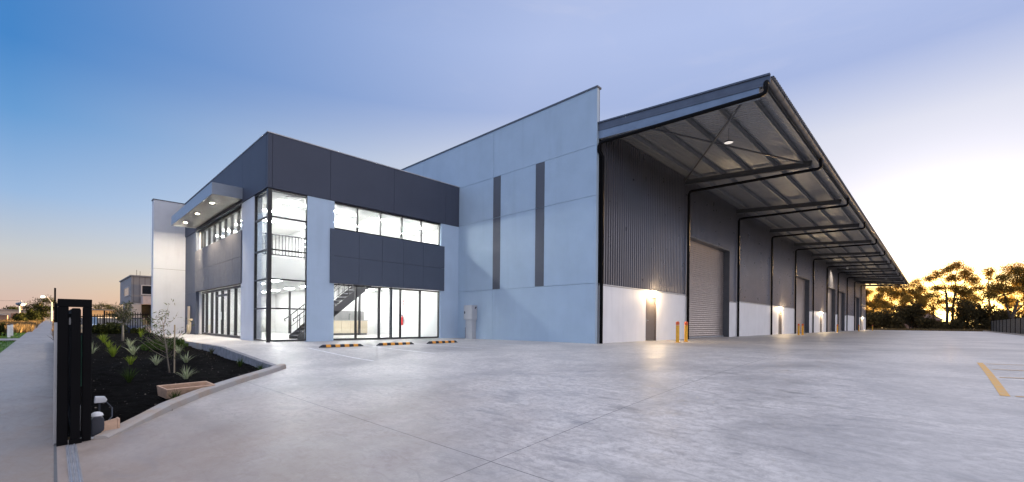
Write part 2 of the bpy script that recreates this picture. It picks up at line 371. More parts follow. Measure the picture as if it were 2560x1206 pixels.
sheet('driveway', np.arange(-7.5, 7.5, 1.0), np.array([-5.2, -3.3, -1.47]), lambda X, Y: path_z(X)+.002, 'path_concrete')
sheet('road', np.concatenate([np.arange(-240, 60, 6)]), np.array([-11.5, -8, -5.4]), lambda X, Y: path_z(X)-.07, 'asphalt_grey')
m = MB()
for i in range(-240, 60, 6):
    a, b = float(path_z(i)), float(path_z(i+6)); m.add([(i,-5.4,a-.2),(i+6,-5.4,b-.2),(i+6,-5.4,b+.03),(i,-5.4,a+.03),(i,-5.2,a-.2),(i+6,-5.2,b-.2),(i+6,-5.2,b+.03),(i,-5.2,a+.03)], [(0,1,2,3),(3,2,6,7),(4,7,6,5)])
tag(m.build('road_kerb', 'path_concrete'), kind='structure')
m = MB()
for i in np.arange(-30, 7, 1.0): m.box(i, i+1, .012, .038, float(path_z(i))-.02, float(path_z(i))+.003)
tag(m.build('path_joint', 'kick_dark'), kind='structure')
sheet('verge_lawn', np.arange(-37.8, 7, 1.0)[:30], np.array([-5.2, -3, -1.47]), lambda X, Y: path_z(X)-.02, 'lawn_green')
sheet('verge_lawn', np.arange(-52, -41, 1.0), np.array([-5.2, -3, -1.47]), lambda X, Y: path_z(X)-.02, 'lawn_green')

def blades(name, P, h, wd, mat, lean=.5, parent=None):
    n = len(P); a = rng.uniform(0, 2*np.pi, n); hh = h*rng.uniform(.6, 1.2, n); ln = rng.normal(0, lean, (n, 2))*hh[:, None]
    s = np.stack([np.cos(a), np.sin(a), 0*a], 1)*wd/2
    top = P + np.stack([ln[:,0], ln[:,1], hh], 1); V = np.concatenate([P-s, P+s, top], 0)
    i = np.arange(n); F = np.stack([i, i+n, i+2*n], 1)
    return np_mesh(name, V, F, mat, parent)
n = 9000; gx = rng.uniform(-52, -10, n); gx = gx[(gx < -41.3) | (gx > -38)]; gy = rng.uniform(-5, -1.5, len(gx))
tag(blades('lawn_grass', np.stack([gx, gy, path_z(gx)-.03], 1), .09, .03, 'blade_green'), 'short green lawn growing beside the footpath', 'grass', kind='stuff')
n = 12000; gx = -52 - rng.random(n)**1.5*90; gy = rng.uniform(-5, -1.5, n) + .25*np.sin(gx)
P = np.stack([gx, gy, path_z(gx)-.05], 1)
tag(blades('dry_grass', P, .55, .08, 'blade_dry', .35), 'long dry straw coloured grass along the footpath', 'grass', kind='stuff')
n = 3500; gx = -37 - rng.random(n)*80; gy = rng.uniform(.05, .5, n); P = np.stack([gx, gy, path_z(gx)-.08], 1)
tag(blades('dry_grass', P, .45, .06, 'blade_dry', .3), 'dry grass along the fence side of the footpath', 'grass', kind='stuff')

# garden bed and its edges
gxs = np.arange(-35.8, -7.9, .14); gys = np.arange(.06, 4.31, .11)
X, Y = np.meshgrid(gxs, gys); Z = garden_z(X, Y) + rng.normal(0, .014, X.shape)
i = np.arange(X.size).reshape(X.shape); F = np.stack([i[:-1,:-1].ravel(), i[:-1,1:].ravel(), i[1:,1:].ravel(), i[1:,:-1].ravel()], 1)
ctr = np.stack([X.ravel()[F].mean(1), Y.ravel()[F].mean(1)], 1); F = F[ctr[:,0] < left_edge(ctr[:,1])-.06]
mul = np_mesh('mulch', np.stack([X.ravel(), Y.ravel(), Z.ravel()], 1), F, 'mulch_dark'); mul['kind'] = 'structure'
n = 750; gx = -8.6-rng.random(n)**1.3*22; gy = rng.uniform(.2, 4.1, n); k = gx < left_edge(gy)-.2; gx, gy = gx[k], gy[k]; n = len(gx)
P = np.stack([gx, gy, garden_z(gx, gy)+.018], 1); a = rng.uniform(0, 6.28, n); L = rng.uniform(.006, .016, n)[:, None]; W = rng.uniform(.006, .012, n)[:, None]
d1 = np.stack([np.cos(a), np.sin(a), rng.normal(0, .3, n)], 1)*L; d2 = np.stack([-np.sin(a), np.cos(a), rng.normal(0, .3, n)], 1)*W
V = np.concatenate([P-d1-d2, P+d1-d2, P+d1+d2, P-d1+d2]); i = np.arange(n)
tag(np_mesh('bark_chips', V, np.stack([i, i+n, i+2*n, i+3*n], 1), 'bark_chip'), 'loose bark chips over the dark mulch of the garden bed', 'bark', kind='stuff')
m = MB(); prev = None
KS = []
for a in range(len(KERB)-1):
    for q in range(4): KS.append(((KERB[a][0]*(4-q)+KERB[a+1][0]*q)/4, (KERB[a][1]*(4-q)+KERB[a+1][1]*q)/4))
KS.append(KERB[-1]); ring = []
for j, (x, y) in enumerate(KS):
    x2, y2 = KS[min(j+1, len(KS)-1)]; x1, y1 = KS[max(j-1, 0)]
    d = Vector((x2-x1, y2-y1, 0)).normalized(); nn = Vector((d.y, -d.x, 0))
    if nn.x > 0: nn = -nn                          # towards the garden
    nn = Vector((-abs(nn.x), -abs(nn.y), 0)); t_ = min(1, j/7); g = float(ground(x, y)); h = .035+.085*t_
    p = Vector((x, y, 0)); ring.append([p-nn*.03+Vector((0,0,g-.12)), p-nn*.012+Vector((0,0,g+h-.025)), p+nn*.035+Vector((0,0,g+h)), p+nn*.15+Vector((0,0,g+h)), p+nn*.165+Vector((0,0,g-.3))])
for j in range(len(ring)-1):
    for k in range(4): m.add([ring[j][k], ring[j][k+1], ring[j+1][k+1], ring[j+1][k]], [(0,1,2,3)])
m.add(ring[0], [(0,1,2,3,4)]); m.add(ring[-1], [(4,3,2,1,0)])
tag(m.build('garden_kerb', 'kerb_concrete', recalc=False, smooth=False), kind='structure')
m = MB(); xs_ = list(np.arange(-12.45, -21.3, -.6))+[-21.3]
for a, b in zip(xs_[:-1], xs_[1:]):
    za, zb = float(ground(a, 4.3))+.012, float(ground(b, 4.3))+.012
    m.add([(a,4.15,-.95),(b,4.15,-.95),(b,4.15,zb),(a,4.15,za),(a,4.31,-.95),(b,4.31,-.95),(b,4.31,zb),(a,4.31,za)], [(0,1,2,3),(3,2,6,7),(4,7,6,5)])
tag(m.build('garden_edging', 'edging_concrete'), kind='structure')
m = MB(); xs_ = list(np.arange(-21.3, -34.5, -1.2))
for a, b in zip(xs_[:-1], xs_[1:]):
    za, zb = float(ground(a, 4.3))+.012, float(ground(b, 4.3))+.012
    m.add([(a,4.15,-.9),(b,4.15,-.9),(b,4.15,zb),(a,4.15,za),(a,4.31,-.9),(b,4.31,-.9),(b,4.31,zb),(a,4.31,za)], [(0,1,2,3),(3,2,6,7),(4,7,6,5)])
tag(m.build('garden_edging', 'kerb_concrete'), kind='structure')
# painted lines
def ribbon(name, pts, wd, mat, step=.4, lift=.005):
    m = MB(); (x0, y0), (x1, y1) = pts; L = math.hypot(x1-x0, y1-y0); n = max(1, int(L/step)); nx, ny = -(y1-y0)/L*wd/2, (x1-x0)/L*wd/2
    for k in range(n):
        a, b = k/n, (k+1)/n; q = []
        for tt_, s_ in ((a, -1), (b, -1), (b, 1), (a, 1)):
            x, y = x0+(x1-x0)*tt_+nx*s_, y0+(y1-y0)*tt_+ny*s_; q.append((x, y, float(ground(x, y) if y < 16 else 0)+lift))
        m.add(q, [(0,1,2,3)])
    return tag(m.build(name, mat), kind='structure')
for y in (6.35, 8.50, 10.55, 12.6): ribbon('bay_marking', ((-16.3, y), (-11.6, y)), .075, 'line_white')
ribbon('yellow_marking', ((.70, 9.3), (.72, 14.9)), .10, 'line_yellow')
for y in (9.35, 11.6, 13.1, 14.6): ribbon('yellow_marking', ((.80, y), (5.8, y+1.4)), .06, 'line_yellow', lift=.007)
m = MB()
for i in np.arange(7.5, 113, 5.0): m.box(6.0, 6.18, i, i+5, -.1, .13)
tag(m.build('yard_kerb', 'kerb_concrete'), kind='structure')

# ------------------------------------------------------------------ warehouse
XW, YF, YE = -10.08, 15.39, 110.6
wh = empty('warehouse', (XW, YF, 0), 'long grey warehouse with a blue grey concrete end wall and an open side canopy', 'warehouse')
BAYS = [15.75+8.62*k for k in range(12)]
def roof_z(x): return 8.62 + (-3.85-x)*.064          # underside of the roof sheet
# end wall of concrete panels with open joints
m = MB(); J = .012
zs = [0, 2.48, 6.09, 8.15, 10.5]; xs = [-40.6, -34.5, -28.4, -22.3, -16.2, XW]
for zi in range(4):
    vx = xs if zi in (0, 3) else [-40.6, -28.4, -16.2, XW]
    for a, b in zip(vx[:-1], vx[1:]): m.box(a+J/2, b-J/2 if b != XW else b, YF, YF+.16, zs[zi]+(J/2 if zi else -.25), zs[zi+1]-(J/2 if zi < 3 else 0))
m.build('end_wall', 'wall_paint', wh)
m = MB(); m.box(-40.6, XW-.03, YF+.162, YF+.24, -.3, 10.48); m.build('wall_core', 'panel_backing', wh)
for x0, x1 in ((-16.2, -15.67), (-13.37, -12.84)):
    m = MB(); m.box(x0, x1, YF-.006, YF-.0005, 2.50, 6.08); m.box(x0, x1, YF-.006, YF-.0005, 6.10, 8.14); tag(m.build('wall_stripe', 'stripe_paint', wh))
m = MB(); m.box(-40.7, XW+.03, YF-.03, YF+.27, 10.502, 10.57); m.build('parapet_capping', 'capping', wh)
# body behind: far and rear walls, roof
m = MB(); m.box(-40.6, -40.4, YF+.25, YE, -.3, 10.4); m.box(-40.4, XW-.2, YE-.2, YE, -.3, 9.0); m.build('rear_wall', 'wall_paint', wh)
m = MB()
x0, x1 = -40.4, -3.72; n0 = int((YE-15.66)/.19)
for k in range(n0):
    y = 15.66 + k*.19
    for (ya, za), (yb, zb) in zip([(0,0),(.10,0),(.125,.03),(.165,.03)], [(.10,0),(.125,.03),(.165,.03),(.19,0)]):
        zz0, zz1 = roof_z(x0)-.02, roof_z(x1)+.01
        m.add([(x0, y+ya, zz0+za), (x1, y+ya, zz1+za), (x1, y+yb, zz1+zb), (x0, y+yb, zz0+zb)], [(0,1,2,3)])
m.build('roof', 'roof_sheet', wh, recalc=False)
m = MB(); m.add([(x0,15.66,roof_z(x0)+.05),(x1-.02,15.66,roof_z(x1)+.055),(x1-.02,YE,roof_z(x1)+.055),(x0,YE,roof_z(x0)+.05)], [(0,1,2,3)]); m.build('roof_top', 'capping', wh)
# side wall, bay by bay
def cladding(m, y0, y1, z0, z1f, X):
    y = y0
    while y < y1-.01:
        for (ya, da), (yb, db) in zip([(0,0),(.085,0),(.105,.066),(.165,.066),(.19,0)][:4], [(.085,0),(.105,.066),(.165,.066),(.19,0)]):
            a, b = y+ya, min(y+yb, y1)
            if a >= y1: break
            m.add([(X+da, a, z0), (X+db, b, z0), (X+db, b, z1f), (X+da, a, z1f)], [(0,1,2,3)])
        y += .19
XC_ = XW-.09; ZT = 8.98
DOORBAY = {1: 1, 4: 1, 6: 1, 7: 1, 9: 1}
LEAFBAY = {0: 19.78, 3: 44.45, 5: 63.6, 10: 104.4}
lampz = 2.28
for k in range(11):
    a, b = BAYS[k], BAYS[k+1]
    if k == 10: b = YE
    d0, d1 = a+.52, a+7.2
    m = MB()
    if k in DOORBAY:
        cladding(m, a, b, 5.84, ZT, XC_); cladding(m, a, d0-.02, 2.46, 5.83, XC_); cladding(m, d1+.02, b, 2.40, 5.83, XC_)
    else: cladding(m, a, b, 2.48, ZT, XC_)
    m.build('wall_cladding', 'cladding_metal', wh, recalc=False)
    t0 = -.3; F0, F1 = XW-.06, XW+.035
    def piece(nm, mt, *bx): q = MB(); q.box(*bx); q.build(nm, mt, wh)
    if k in DOORBAY:
        piece('dado_wall', 'dado_paint', XW-.18, XW, a-.02, d0-.08, t0, 2.36); piece('dado_wall', 'dado_paint', XW-.42, XW, d1+.02, b-.03, t0, 2.33)
        piece('flashing', 'pale_capping', F0, F1, a-.02, d0-.10, 2.362, 2.42); piece('flashing', 'pale_capping', F0, F1, d1+.03, b-.03, 2.335, 2.39)
    elif k in LEAFBAY:
        l0 = LEAFBAY[k]; q = MB(); e0, e1, z1_ = a-.02, b-.03, 2.41
        q.prism([(e0,t0),(l0-.04,t0),(l0-.04,2.16),(l0+1.04,2.16),(l0+1.04,t0),(e1,t0),(e1,z1_),(e0,z1_)], 'X', XW-.18, XW); q.build('dado_wall', 'dado_paint', wh)
        piece('flashing', 'pale_capping', XW-.10, F1, e0, e1, 2.415, 2.475)
    else:
        piece('dado_wall', 'dado_paint', XW-.18, XW, a-.02, b-.03, t0, 2.41); piece('flashing', 'pale_capping', XW-.10, F1, a-.02, b-.03, 2.415, 2.475)
    if k in DOORBAY:
        m = MB(); XD = XW-.42; n = int(5.75/.125)
        pr = []
        for q in range(n*4+1):
            z = .09 + q*.125/4; pr.append((XD + .021*(.5-.5*math.cos(2*math.pi*q/4)), z))
        for (xa, za), (xb, zb) in zip(pr[:-1], pr[1:]): m.add([(xa,d0,za),(xa,d1,za),(xb,d1,zb),(xb,d0,zb)], [(0,1,2,3)])
        rd = m.build('roller_door', 'shutter_metal', wh, recalc=False, smooth=True)
        m = MB(); m.box(XD-.02, XD+.05, d0, d1, .012, .088); m.build('bottom_rail', 'pale_capping', rd)
        m = MB(); m.box(XD-.1, XW-.01, d0-.075, d0-.001, -.1, 5.75); m.box(XD-.1, XW-.01, d1+.001, d1+.015, -.1, 5.75); m.box(XD-.1, XW+.01, d0-.075, d1+.015, 5.752, 5.836); m.build('door_frame', 'steel_dark', rd)
    if k in LEAFBAY:
        l0 = LEAFBAY[k]
        m = MB(); m.box(XW-.10, XW-.05, l0, l0+1.0, .03, 2.11); dr = m.build('personnel_door', 'door_brown', wh)
        m = MB(); m.box(XW-.14, XW+.012, l0-.038, l0-.002, 0, 2.155); m.box(XW-.14, XW+.012, l0+1.002, l0+1.038, 0, 2.155); m.box(XW-.14, XW+.012, l0-.002, l0+1.002, 2.114, 2.155); m.build('door_frame', 'door_brown', dr)
        m = MB(); m.tube([(XW-.05, l0+.09, 1.0), (XW+.02, l0+.09, 1.0), (XW+.02, l0+.22, 1.0)], .013); m.box(XW-.049, XW-.04, l0+.06, l0+.12, .9, 1.08); m.build('door_handle', 'galvanised', dr)
        m = MB(); m.box(XW-.3, XW-.101, l0-.04, l0+1.04, -.1, .02); m.build('threshold', 'pale_capping', dr)
        y = l0+.62
        m = MB(); m.box(XW+.002, XW+.05, y-.17, y+.17, 2.19, 2.40); la = m.build('wall_lamp', 'white_plastic', wh, bevel=.01)
        m = MB(); m.lathe([(.001, -.09), (.07, -.085), (.10, -.06), (.115, 0)], (0, 0, 0), 14); m.v = [(XW+.05-p[2], y+p[0], 2.295+p[1]*.8) for p in m.v]; m.build('lamp_lens', 'lamp_wall', la, smooth=True)
        ld = bpy.data.lights.new('door_lamp_light', 'POINT'); ld.energy = 15; ld.color = (1, .74, .44); ld.shadow_soft_size = .08
        lo = bpy.data.objects.new('door_lamp_light', ld); C.objects.link(lo); lo.location = (XW+.28, y, 2.24)
# canopy: rafters, purlins, bracing, gutter, pipes
def rbar(m, y, x0, x1, top, bot, w0, w1=None):
    a0, a1 = roof_z(x0), roof_z(x1); m.add([(x0,y-w0,a0+bot),(x1,y-w0,a1+bot),(x1,y-w0,a1+top),(x0,y-w0,a0+top),(x0,y+w0,a0+bot),(x1,y+w0,a1+bot),(x1,y+w0,a1+top),(x0,y+w0,a0+top)],
      [(0,1,2,3),(5,4,7,6),(0,4,5,1),(3,2,6,7),(1,5,6,2),(0,3,7,4)])
for k, y in enumerate(BAYS):
    m = MB()
    if k == 0: continue
    yy = y-.12 if k < 11 else YE-.25
    rbar(m, yy, XW-.1, -4.2, -.21, -.225, .075); rbar(m, yy, XW-.1, -4.2, -.226, -.46, .006); rbar(m, yy, XW-.1, -4.2, -.461, -.476, .075)
    m.box(-4.215, -4.198, yy-.08, yy+.08, roof_z(-4.2)-.48, roof_z(-4.2)-.2)
    m.build('rafter', 'steel_dark', wh)
m = MB(); rbar(m, 15.53, XW+.002, -4.12, -.28, -.60, .035); rbar(m, 15.60, XW+.002, -4.12, -.585, -.60, .035); rbar(m, 15.60, XW+.002, -4.12, -.28, -.295, .035); m.build('end_rafter', 'rafter_blue', wh)
m = MB(); rbar(m, 15.50, XW+.002, -3.80, .05, -.20, .028); rbar(m, 15.475, XW+.002, -3.80, .075, .02, .045); rbar(m, 15.49, XW+.002, -4.0, -.2015, -.278, .016); m.build('barge_capping', 'steel_grey', wh)
for x in (-9.35, -8.15, -6.95, -5.70, -4.55):
    m = MB(); z = roof_z(x)-.022
    m.box(x-.035, x+.035, 15.66, YE-.05, z-.012, z); m.box(x-.006, x+.006, 15.66, YE-.05, z-.188, z-.0125); m.box(x-.05, x+.012, 15.66, YE-.05, z-.2, z-.1885); m.build('purlin', 'zinc_purlin', wh)
m = MB(); m.box(-4.11, -4.06, 15.62, YE, 8.35, 8.60); m.box(-4.06, -4.0, 15.62, YE, 8.35, 8.362); m.build('eave_beam', 'zinc_purlin', wh)
for (xa, ya, xb, yb) in ((-4.5, 15.65, XW+.1, 23.9), (-8.5, 15.65, -4.5, 23.9), (-4.5, 101.9, XW+.1, 110.3), (XW+.1, 101.9, -4.5, 110.3)):
    m = MB(); m.tube([(xa, ya, roof_z(xa)-.36), (xb, yb, roof_z(xb)-.36)], .04); m.build('roof_brace', 'steel_dark', wh, smooth=True)
m = MB()
gp = [(math.cos(a)*.105, math.sin(a)*.105) for a in np.linspace(math.pi, 2*math.pi, 9)]
for q in range(8):
    (xa, za), (xb, zb) = gp[q], gp[q+1]
    m.add([(-3.90+xa, 15.56, 8.60+za), (-3.90+xb, 15.56, 8.60+zb), (-3.90+xb, YE, 8.60+zb), (-3.90+xa, YE, 8.60+za)], [(0,1,2,3)])
m.add([(-3.90+x, 15.56, 8.60+z) for x, z in gp], [tuple(range(9))]); gut = m.build('gutter', 'gutter_metal', wh, recalc=False, smooth=False)
m = MB()
for y in np.arange(15.7, YE, .78):
    for q in range(8):
        (xa, za), (xb, zb) = gp[q], gp[q+1]; s_ = 1.16
        m.add([(-3.90+xa*s_, y-.028, 8.60+za*s_), (-3.90+xb*s_, y-.028, 8.60+zb*s_), (-3.90+xb*s_, y+.028, 8.60+zb*s_), (-3.90+xa*s_, y+.028, 8.60+za*s_)], [(0,1,2,3)])
    m.box(-3.795, -3.77, y-.03, y+.03, 8.59, 8.68)
b_ = m.build('gutter_brackets', 'capping', gut, recalc=False); b_['kind'] = 'stuff'
for k, y in enumerate(BAYS):
    y = min(y+.04, YE+.02); m = MB(); yy = y+.06 if k else 15.44+.16; r_ = .068
    zo, zi = 8.06, 8.19
    if k == 0: yy = 15.395
    pts = [(-3.90, yy+(.2 if k == 0 else 0), 8.52), (-3.90, yy, 8.40), (-3.90, yy, zo+.12), (-3.925, yy, zo+.035), (-4.02, yy, zo)]
    xi = XW+.10
    pts += [(xi+.16, yy, zi), (xi+.05, yy, zi-.03), (xi, yy, zi-.14)]
    if k == 0: pts += [(xi, yy, 7.9), (xi, yy+.28, 7.7)]; pts += [(xi, yy+.28, -.05)]
    else: pts += [(xi, yy, -.05)]
    m.tube(pts, r_, 10); m.build('downpipe', 'pipe_black', wh, smooth=True)
m = MB(); m.box(XW-.005, XW+.05, 15.56, 15.66, 2.5, 8.4); m.build('corner_flashing', 'pipe_black', wh)
# lamps that hang under the canopy
def bay_lamp(x, y, z, label, lit, e=0):
    r = empty('pendant_lamp', (x, y, z), label, 'lamp', 'pendant lamps under the canopy')
    m = MB(); m.lathe([(.02, .10), (.10, .09), (.16, .05), (.175, .015), (.17, 0)], (0,0,0), 20); m.build('housing', 'dark_plastic', r, world=False, smooth=True)
    m = MB(); m.lathe([(.001, .012), (.165, .008)], (0,0,0), 20); m.build('diffuser', lit, r, world=False)
    m = MB(); m.tube([(0,0,.09), (0,0,roof_z(x)-z-.01)], .008); m.build('stem', 'dark_plastic', r, world=False)
    if e:
        ld = bpy.data.lights.new('pendant_light', 'SPOT'); ld.energy = e; ld.color = (1, .86, .66); ld.spot_size = R(75); ld.spot_blend = .7; ld.shadow_soft_size = .12
        lo = bpy.data.objects.new('pendant_light', ld); C.objects.link(lo); lo.location = (x, y, z-.05)
        lo.rotation_euler = Vector((-1.6, .4, -1.2)).to_track_quat('-Z', 'Y').to_euler()
bay_lamp(-6.1, 18.85, 8.16, 'round white pendant lamp under the canopy end bay nearest the concrete wall', 'lamp_bay')
bay_lamp(-5.73, 89.5, 8.1, 'small glowing pendant lamp near the far end of the canopy', 'lamp_bay')
bay_lamp(-8.3, 70.6, 8.2, 'pendant lamp close to the wall washing the third roller door bay white', 'lamp_bay', 260)

# ------------------------------------------------------------------ office
XO, YO = -18.92, 5.80
of = empty('office_building', (XO, YO, 0), 'two storey glazed office with dark fascia and lit white rooms', 'office building')
def grid_panels(m, axis, us, zs_, f0, f1, J=.012):
    for a, b in zip(us[:-1], us[1:]):
        for c, d in zip(zs_[:-1], zs_[1:]):
            A, B, Z0, Z1 = a+J/2, b-J/2, c+J/2, d-J/2
            if axis == 'X': m.box(f0, f1, A, B, Z0, Z1)
            else: m.box(A, B, f0, f1, Z0, Z1)
m = MB(); grid_panels(m, 'X', [5.77, 5.95, 8.26, 11.36, 14.46, 15.385], [6.05, 8.2], XO-.14, XO+.025)
grid_panels(m, 'Y', [-34.45, -31.5, -28.4, -25.3, -22.18, -19.065], [6.05, 8.2], YO-.03, YO+.16); m.build('fascia', 'dark_paint', of)
m = MB(); m.box(XO-.26, XO-.145, 5.98, 15.38, 5.98, 8.19); m.box(-34.4, XO-.265, YO+.165, YO+.24, 5.98, 8.19); m.build('fascia_core', 'panel_backing', of)
m = MB(); m.box(XO-.30, XO+.045, 5.745, 15.385, 8.202, 8.24); m.box(-34.46, XO-.302, YO-.055, YO+.28, 8.202, 8.24); m.build('parapet_capping', 'pale_capping', of)
m = MB(); m.box(-34.3, XO-.27, YO+.25, 15.2, 7.5, 7.7); m.box(-34.4, -34.25, YO+.25, 15.2, -.2, 7.49); m.build('roof', 'capping', of)
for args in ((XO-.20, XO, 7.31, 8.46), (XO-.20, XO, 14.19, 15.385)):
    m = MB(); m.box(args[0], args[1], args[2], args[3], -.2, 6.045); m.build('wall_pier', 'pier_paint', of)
m = MB(); m.box(-22.42, -20.62, YO, YO+.30, -.2, 6.045); m.build('wall_pier', 'pale_paint', of)
m = MB(); grid_panels(m, 'X', [8.26, 9.58, 10.74, 11.89, 13.04, 14.39], [2.47, 3.665, 4.84], XO+.012, XO+.06); m.build('spandrel_panel', 'spandrel_paint', of)
m = MB(); m.box(XO-.16, XO+.008, 8.462, 14.188, 2.49, 4.82); m.build('spandrel_core', 'panel_backing', of)
us = [-31.42]+[-22.45-1.13*k for k in range(7, 0, -1)]+[-22.27]
m = MB(); grid_panels(m, 'Y', us, [2.47, 3.665, 4.84], YO-.05, YO-.012); m.build('spandrel_panel', 'entry_panel', of)
m = MB(); m.box(-31.4, -22.425, YO-.008, YO+.16, 2.49, 4.82); m.build('spandrel_core', 'panel_backing', of)
m = MB(); grid_panels(m, 'Y', [-34.45, -31.43], [-.2, 2.47, 6.04], YO, YO+.16); m.build('entry_wall', 'spandrel_paint', of)
def window(axis, plane, out, us, zs_, fw=.06, depth=.12, back=.10, name='window', doors=()):
    """mullioned window: full height uprights, rails butted between them, one pane per light"""
    def bx(m, u0, u1, d0, d1, z0, z1):
        if axis == 'X': m.box(plane+d0*out, plane+d1*out, u0, u1, z0, z1)
        else: m.box(u0, u1, plane+d0*out, plane+d1*out, z0, z1)
    m = MB(); f = fw/2
    for i, u in enumerate(us):
        k = fw if i in (0, len(us)-1) else f
        bx(m, u-(0 if i == 0 else f), u+(0 if i == len(us)-1 else f), -back-depth, -back, zs_[0], zs_[-1])
    for a, b in [(us[i]+(fw/2), us[i+1]-(fw/2)) for i in range(len(us)-1)]:
        for j, z in enumerate(zs_):
            lo = z if j == 0 else z-f; hi = z+fw if j == 0 else z if j == len(zs_)-1 else z+f
            if j == len(zs_)-1: lo = z-fw
            bx(m, a+.0005, b-.0005, -back-depth+.004, -back-.004, lo, hi)
    fr = m.build(name, 'frame_black', of)
    for i in range(len(us)-1):
        for j in range(len(zs_)-1):
            m = MB(); bx(m, us[i]+.02, us[i+1]-.02, -back-depth/2-.004, -back-depth/2+.004, zs_[j]+.02, zs_[j+1]-.02); m.build('pane', 'glass', fr)
    return fr
window('X', XO, 1, [8.47, 9.58, 10.74, 11.89, 13.04, 14.18], [4.86, 6.04])
window('X', XO, 1, [8.47, 9.55, 10.71, 11.86, 13.0, 14.18], [-.0, 2.46])
window('Y', YO, -1, [-30.98]+[-22.45-1.13*k for k in range(7, 0, -1)]+[-22.43+.3], [4.86, 6.04], fw=.09, back=.14)
g = window('Y', YO, -1, [-30.98, -30.05, -28.85, -27.85, -26.70, -25.55, -24.30, -23.16, -22.13], [0, 2.46], fw=.10, back=.22)
m = MB(); m.box(-27.78, -25.6, YO+.23, YO+.33, 2.06, 2.16); m.build('door_header', 'frame_black', g)
m = MB()
for x in (-26.85, -26.55): m.tube([(x, YO+.19, .85), (x, YO+.19, 1.25)], .018)
m.build('door_handle', 'galvanised', g)
zc = [0, 1.31, 2.48, 3.65, 4.95, 6.04]
window('X', XO, 1, [5.935, 7.31], zc, fw=.055, depth=.10, back=.02, name='corner_window')
window('Y', YO, -1, [-20.61, -19.055], zc, fw=.055, depth=.10, back=.02, name='corner_window')
m = MB(); m.box(-19.05, XO-.005, 5.805, 5.93, -.1, 6.04); m.build('corner_post', 'frame_black', of)
# entrance canopy with downlights
m = MB(); m.box(-31.4, -22.15, 4.62, 4.65, 6.18, 6.68); m.box(-31.4, -31.37, 4.651, YO-.035, 6.18, 6.68); m.box(-22.18, -22.15, 4.651, YO-.035, 6.18, 6.68)
m.box(-31.369, -22.181, 4.651, YO-.035, 6.60, 6.66); ec = m.build('entrance_canopy', 'canopy_metal', of)
m = MB()
for k in range(30):
    xa = -31.369+k*.30627; m.box(xa+.004, xa+.302, 4.651, YO-.035, 6.20, 6.215)
m.build('soffit', 'soffit_metal', ec)
for k, x in enumerate((-24.0, -27.0, -29.9)):
    m = MB(); m.lathe([(.10, 0), (.10, -.008), (.075, -.008)], (x, 5.02, 6.2), 18); dl = m.build('downlight', 'white_plastic', ec)
    m = MB(); m.lathe([(.001, -.006), (.074, -.006)], (x, 5.02, 6.2), 18); m.build('lens', 'lamp_down', dl)
    ld = bpy.data.lights.new('downlight_beam', 'SPOT'); ld.energy = (75, 85, 135)[k]; ld.color = (1, .82, .60); ld.spot_size = R((112, 112, 118)[k]); ld.spot_blend = .6; ld.shadow_soft_size = .06
    lo = bpy.data.objects.new('downlight_beam', ld); C.objects.link(lo); lo.location = (x, 5.02, 6.17); lo.rotation_euler = (0, R(38) if k == 2 else 0, 0)
# blade wall at the street end
m = MB(); grid_panels(m, 'X', [4.19, 6.15], [-.4, 3.96, 8.16], -35.08, -34.455, .014); m.build('blade_wall', 'pale_paint', of)
m = MB(); m.box(-35.06, -34.47, 4.21, 6.13, -.4, 8.14); m.build('blade_core', 'panel_backing', of)
m = MB(); m.box(-35.11, -34.43, 4.16, 6.18, 8.157, 8.20); m.build('blade_capping', 'capping', of)
# inside: floors, ceilings, linings
m = MB(); m.box(-34.2, XO-.24, YO+.35, 15.15, -.05, .004); m.build('floor', 'floor_inside', of)
m = MB(); m.box(-34.2, -21.5, YO+.35, 15.1, 2.72, 3.70); m.box(-21.499, XO-.26, 12.4, 15.1, 2.72, 3.70); m.build('upper_floor', 'ceiling_inside', of)
m = MB(); m.box(-34.2, XO-.27, YO+.27, 15.12, 6.055, 6.2); m.build('ceiling', 'ceiling_inside', of)
m = MB(); m.box(-34.2, XO-.205, 15.16, 15.30, -.1, 6.2); m.box(-34.2, -34.1, YO+.36, 15.15, -.1, 6.2); m.box(-25.5, XO-.3, 14.25, 14.35, 0, 2.715); m.box(-25.75, -25.6, 11.0, 14.35, 0, 2.715); m.box(-34.09, -25.76, 11.0, 11.15, 0, 2.715)
m.box(-34.09, -26.5, 9.9, 10.05, 3.705, 6.05); m.build('partition', 'white_inside', of)
m = MB(); m.box(XO-.24, XO-.205, 7.33, 8.44, 0, 6.05); m.box(XO-.24, XO-.165, 8.5, 14.15, 2.49, 4.80); m.box(XO-.24, XO-.205, 14.2, 15.1, 0, 6.05)
m.box(-22.40, -20.64, YO+.302, YO+.33, 0, 6.05); m.box(-31.0, -22.41, YO+.165, YO+.34, 2.5, 4.8); m.box(-34.1, -31.0, YO+.165, YO+.34, 0, 6.05); m.build('wall_lining', 'white_inside', of)
def ceil_light(x, y, z, along=True, l=1.15):
    m = MB(); a, b = (l/2, .075) if along else (.075, l/2)
    if not along: a, b = l/2, .15; 
    if along: m.box(x-b, x+b, y-a, y+a, z-.05, z-.004)
    else: m.box(x-.3, x+.3, y-.15, y+.15, z-.03, z-.004)
    m.build('ceiling_light', 'lamp_row' if along and x > -21 else 'lamp_ceiling', of)
for x in (-20.65, -22.9, -25.2, -27.5, -29.8, -32.1):
    for y in (7.4, 9.65, 11.7, 13.8):
        if x < -26 and y > 9.5 and y < 10.3: continue
        ceil_light(x, y, 6.055)
for x in (-22.6, -25.0, -27.4, -29.8, -32.2):
    for y in (7.3, 9.6): ceil_light(x, y, 2.72, False)
for x in (-20.4, -22.6, -24.6): ceil_light(x, 13.2, 2.72, False)
ceil_light(-23.2, 11.6, 2.72, False)
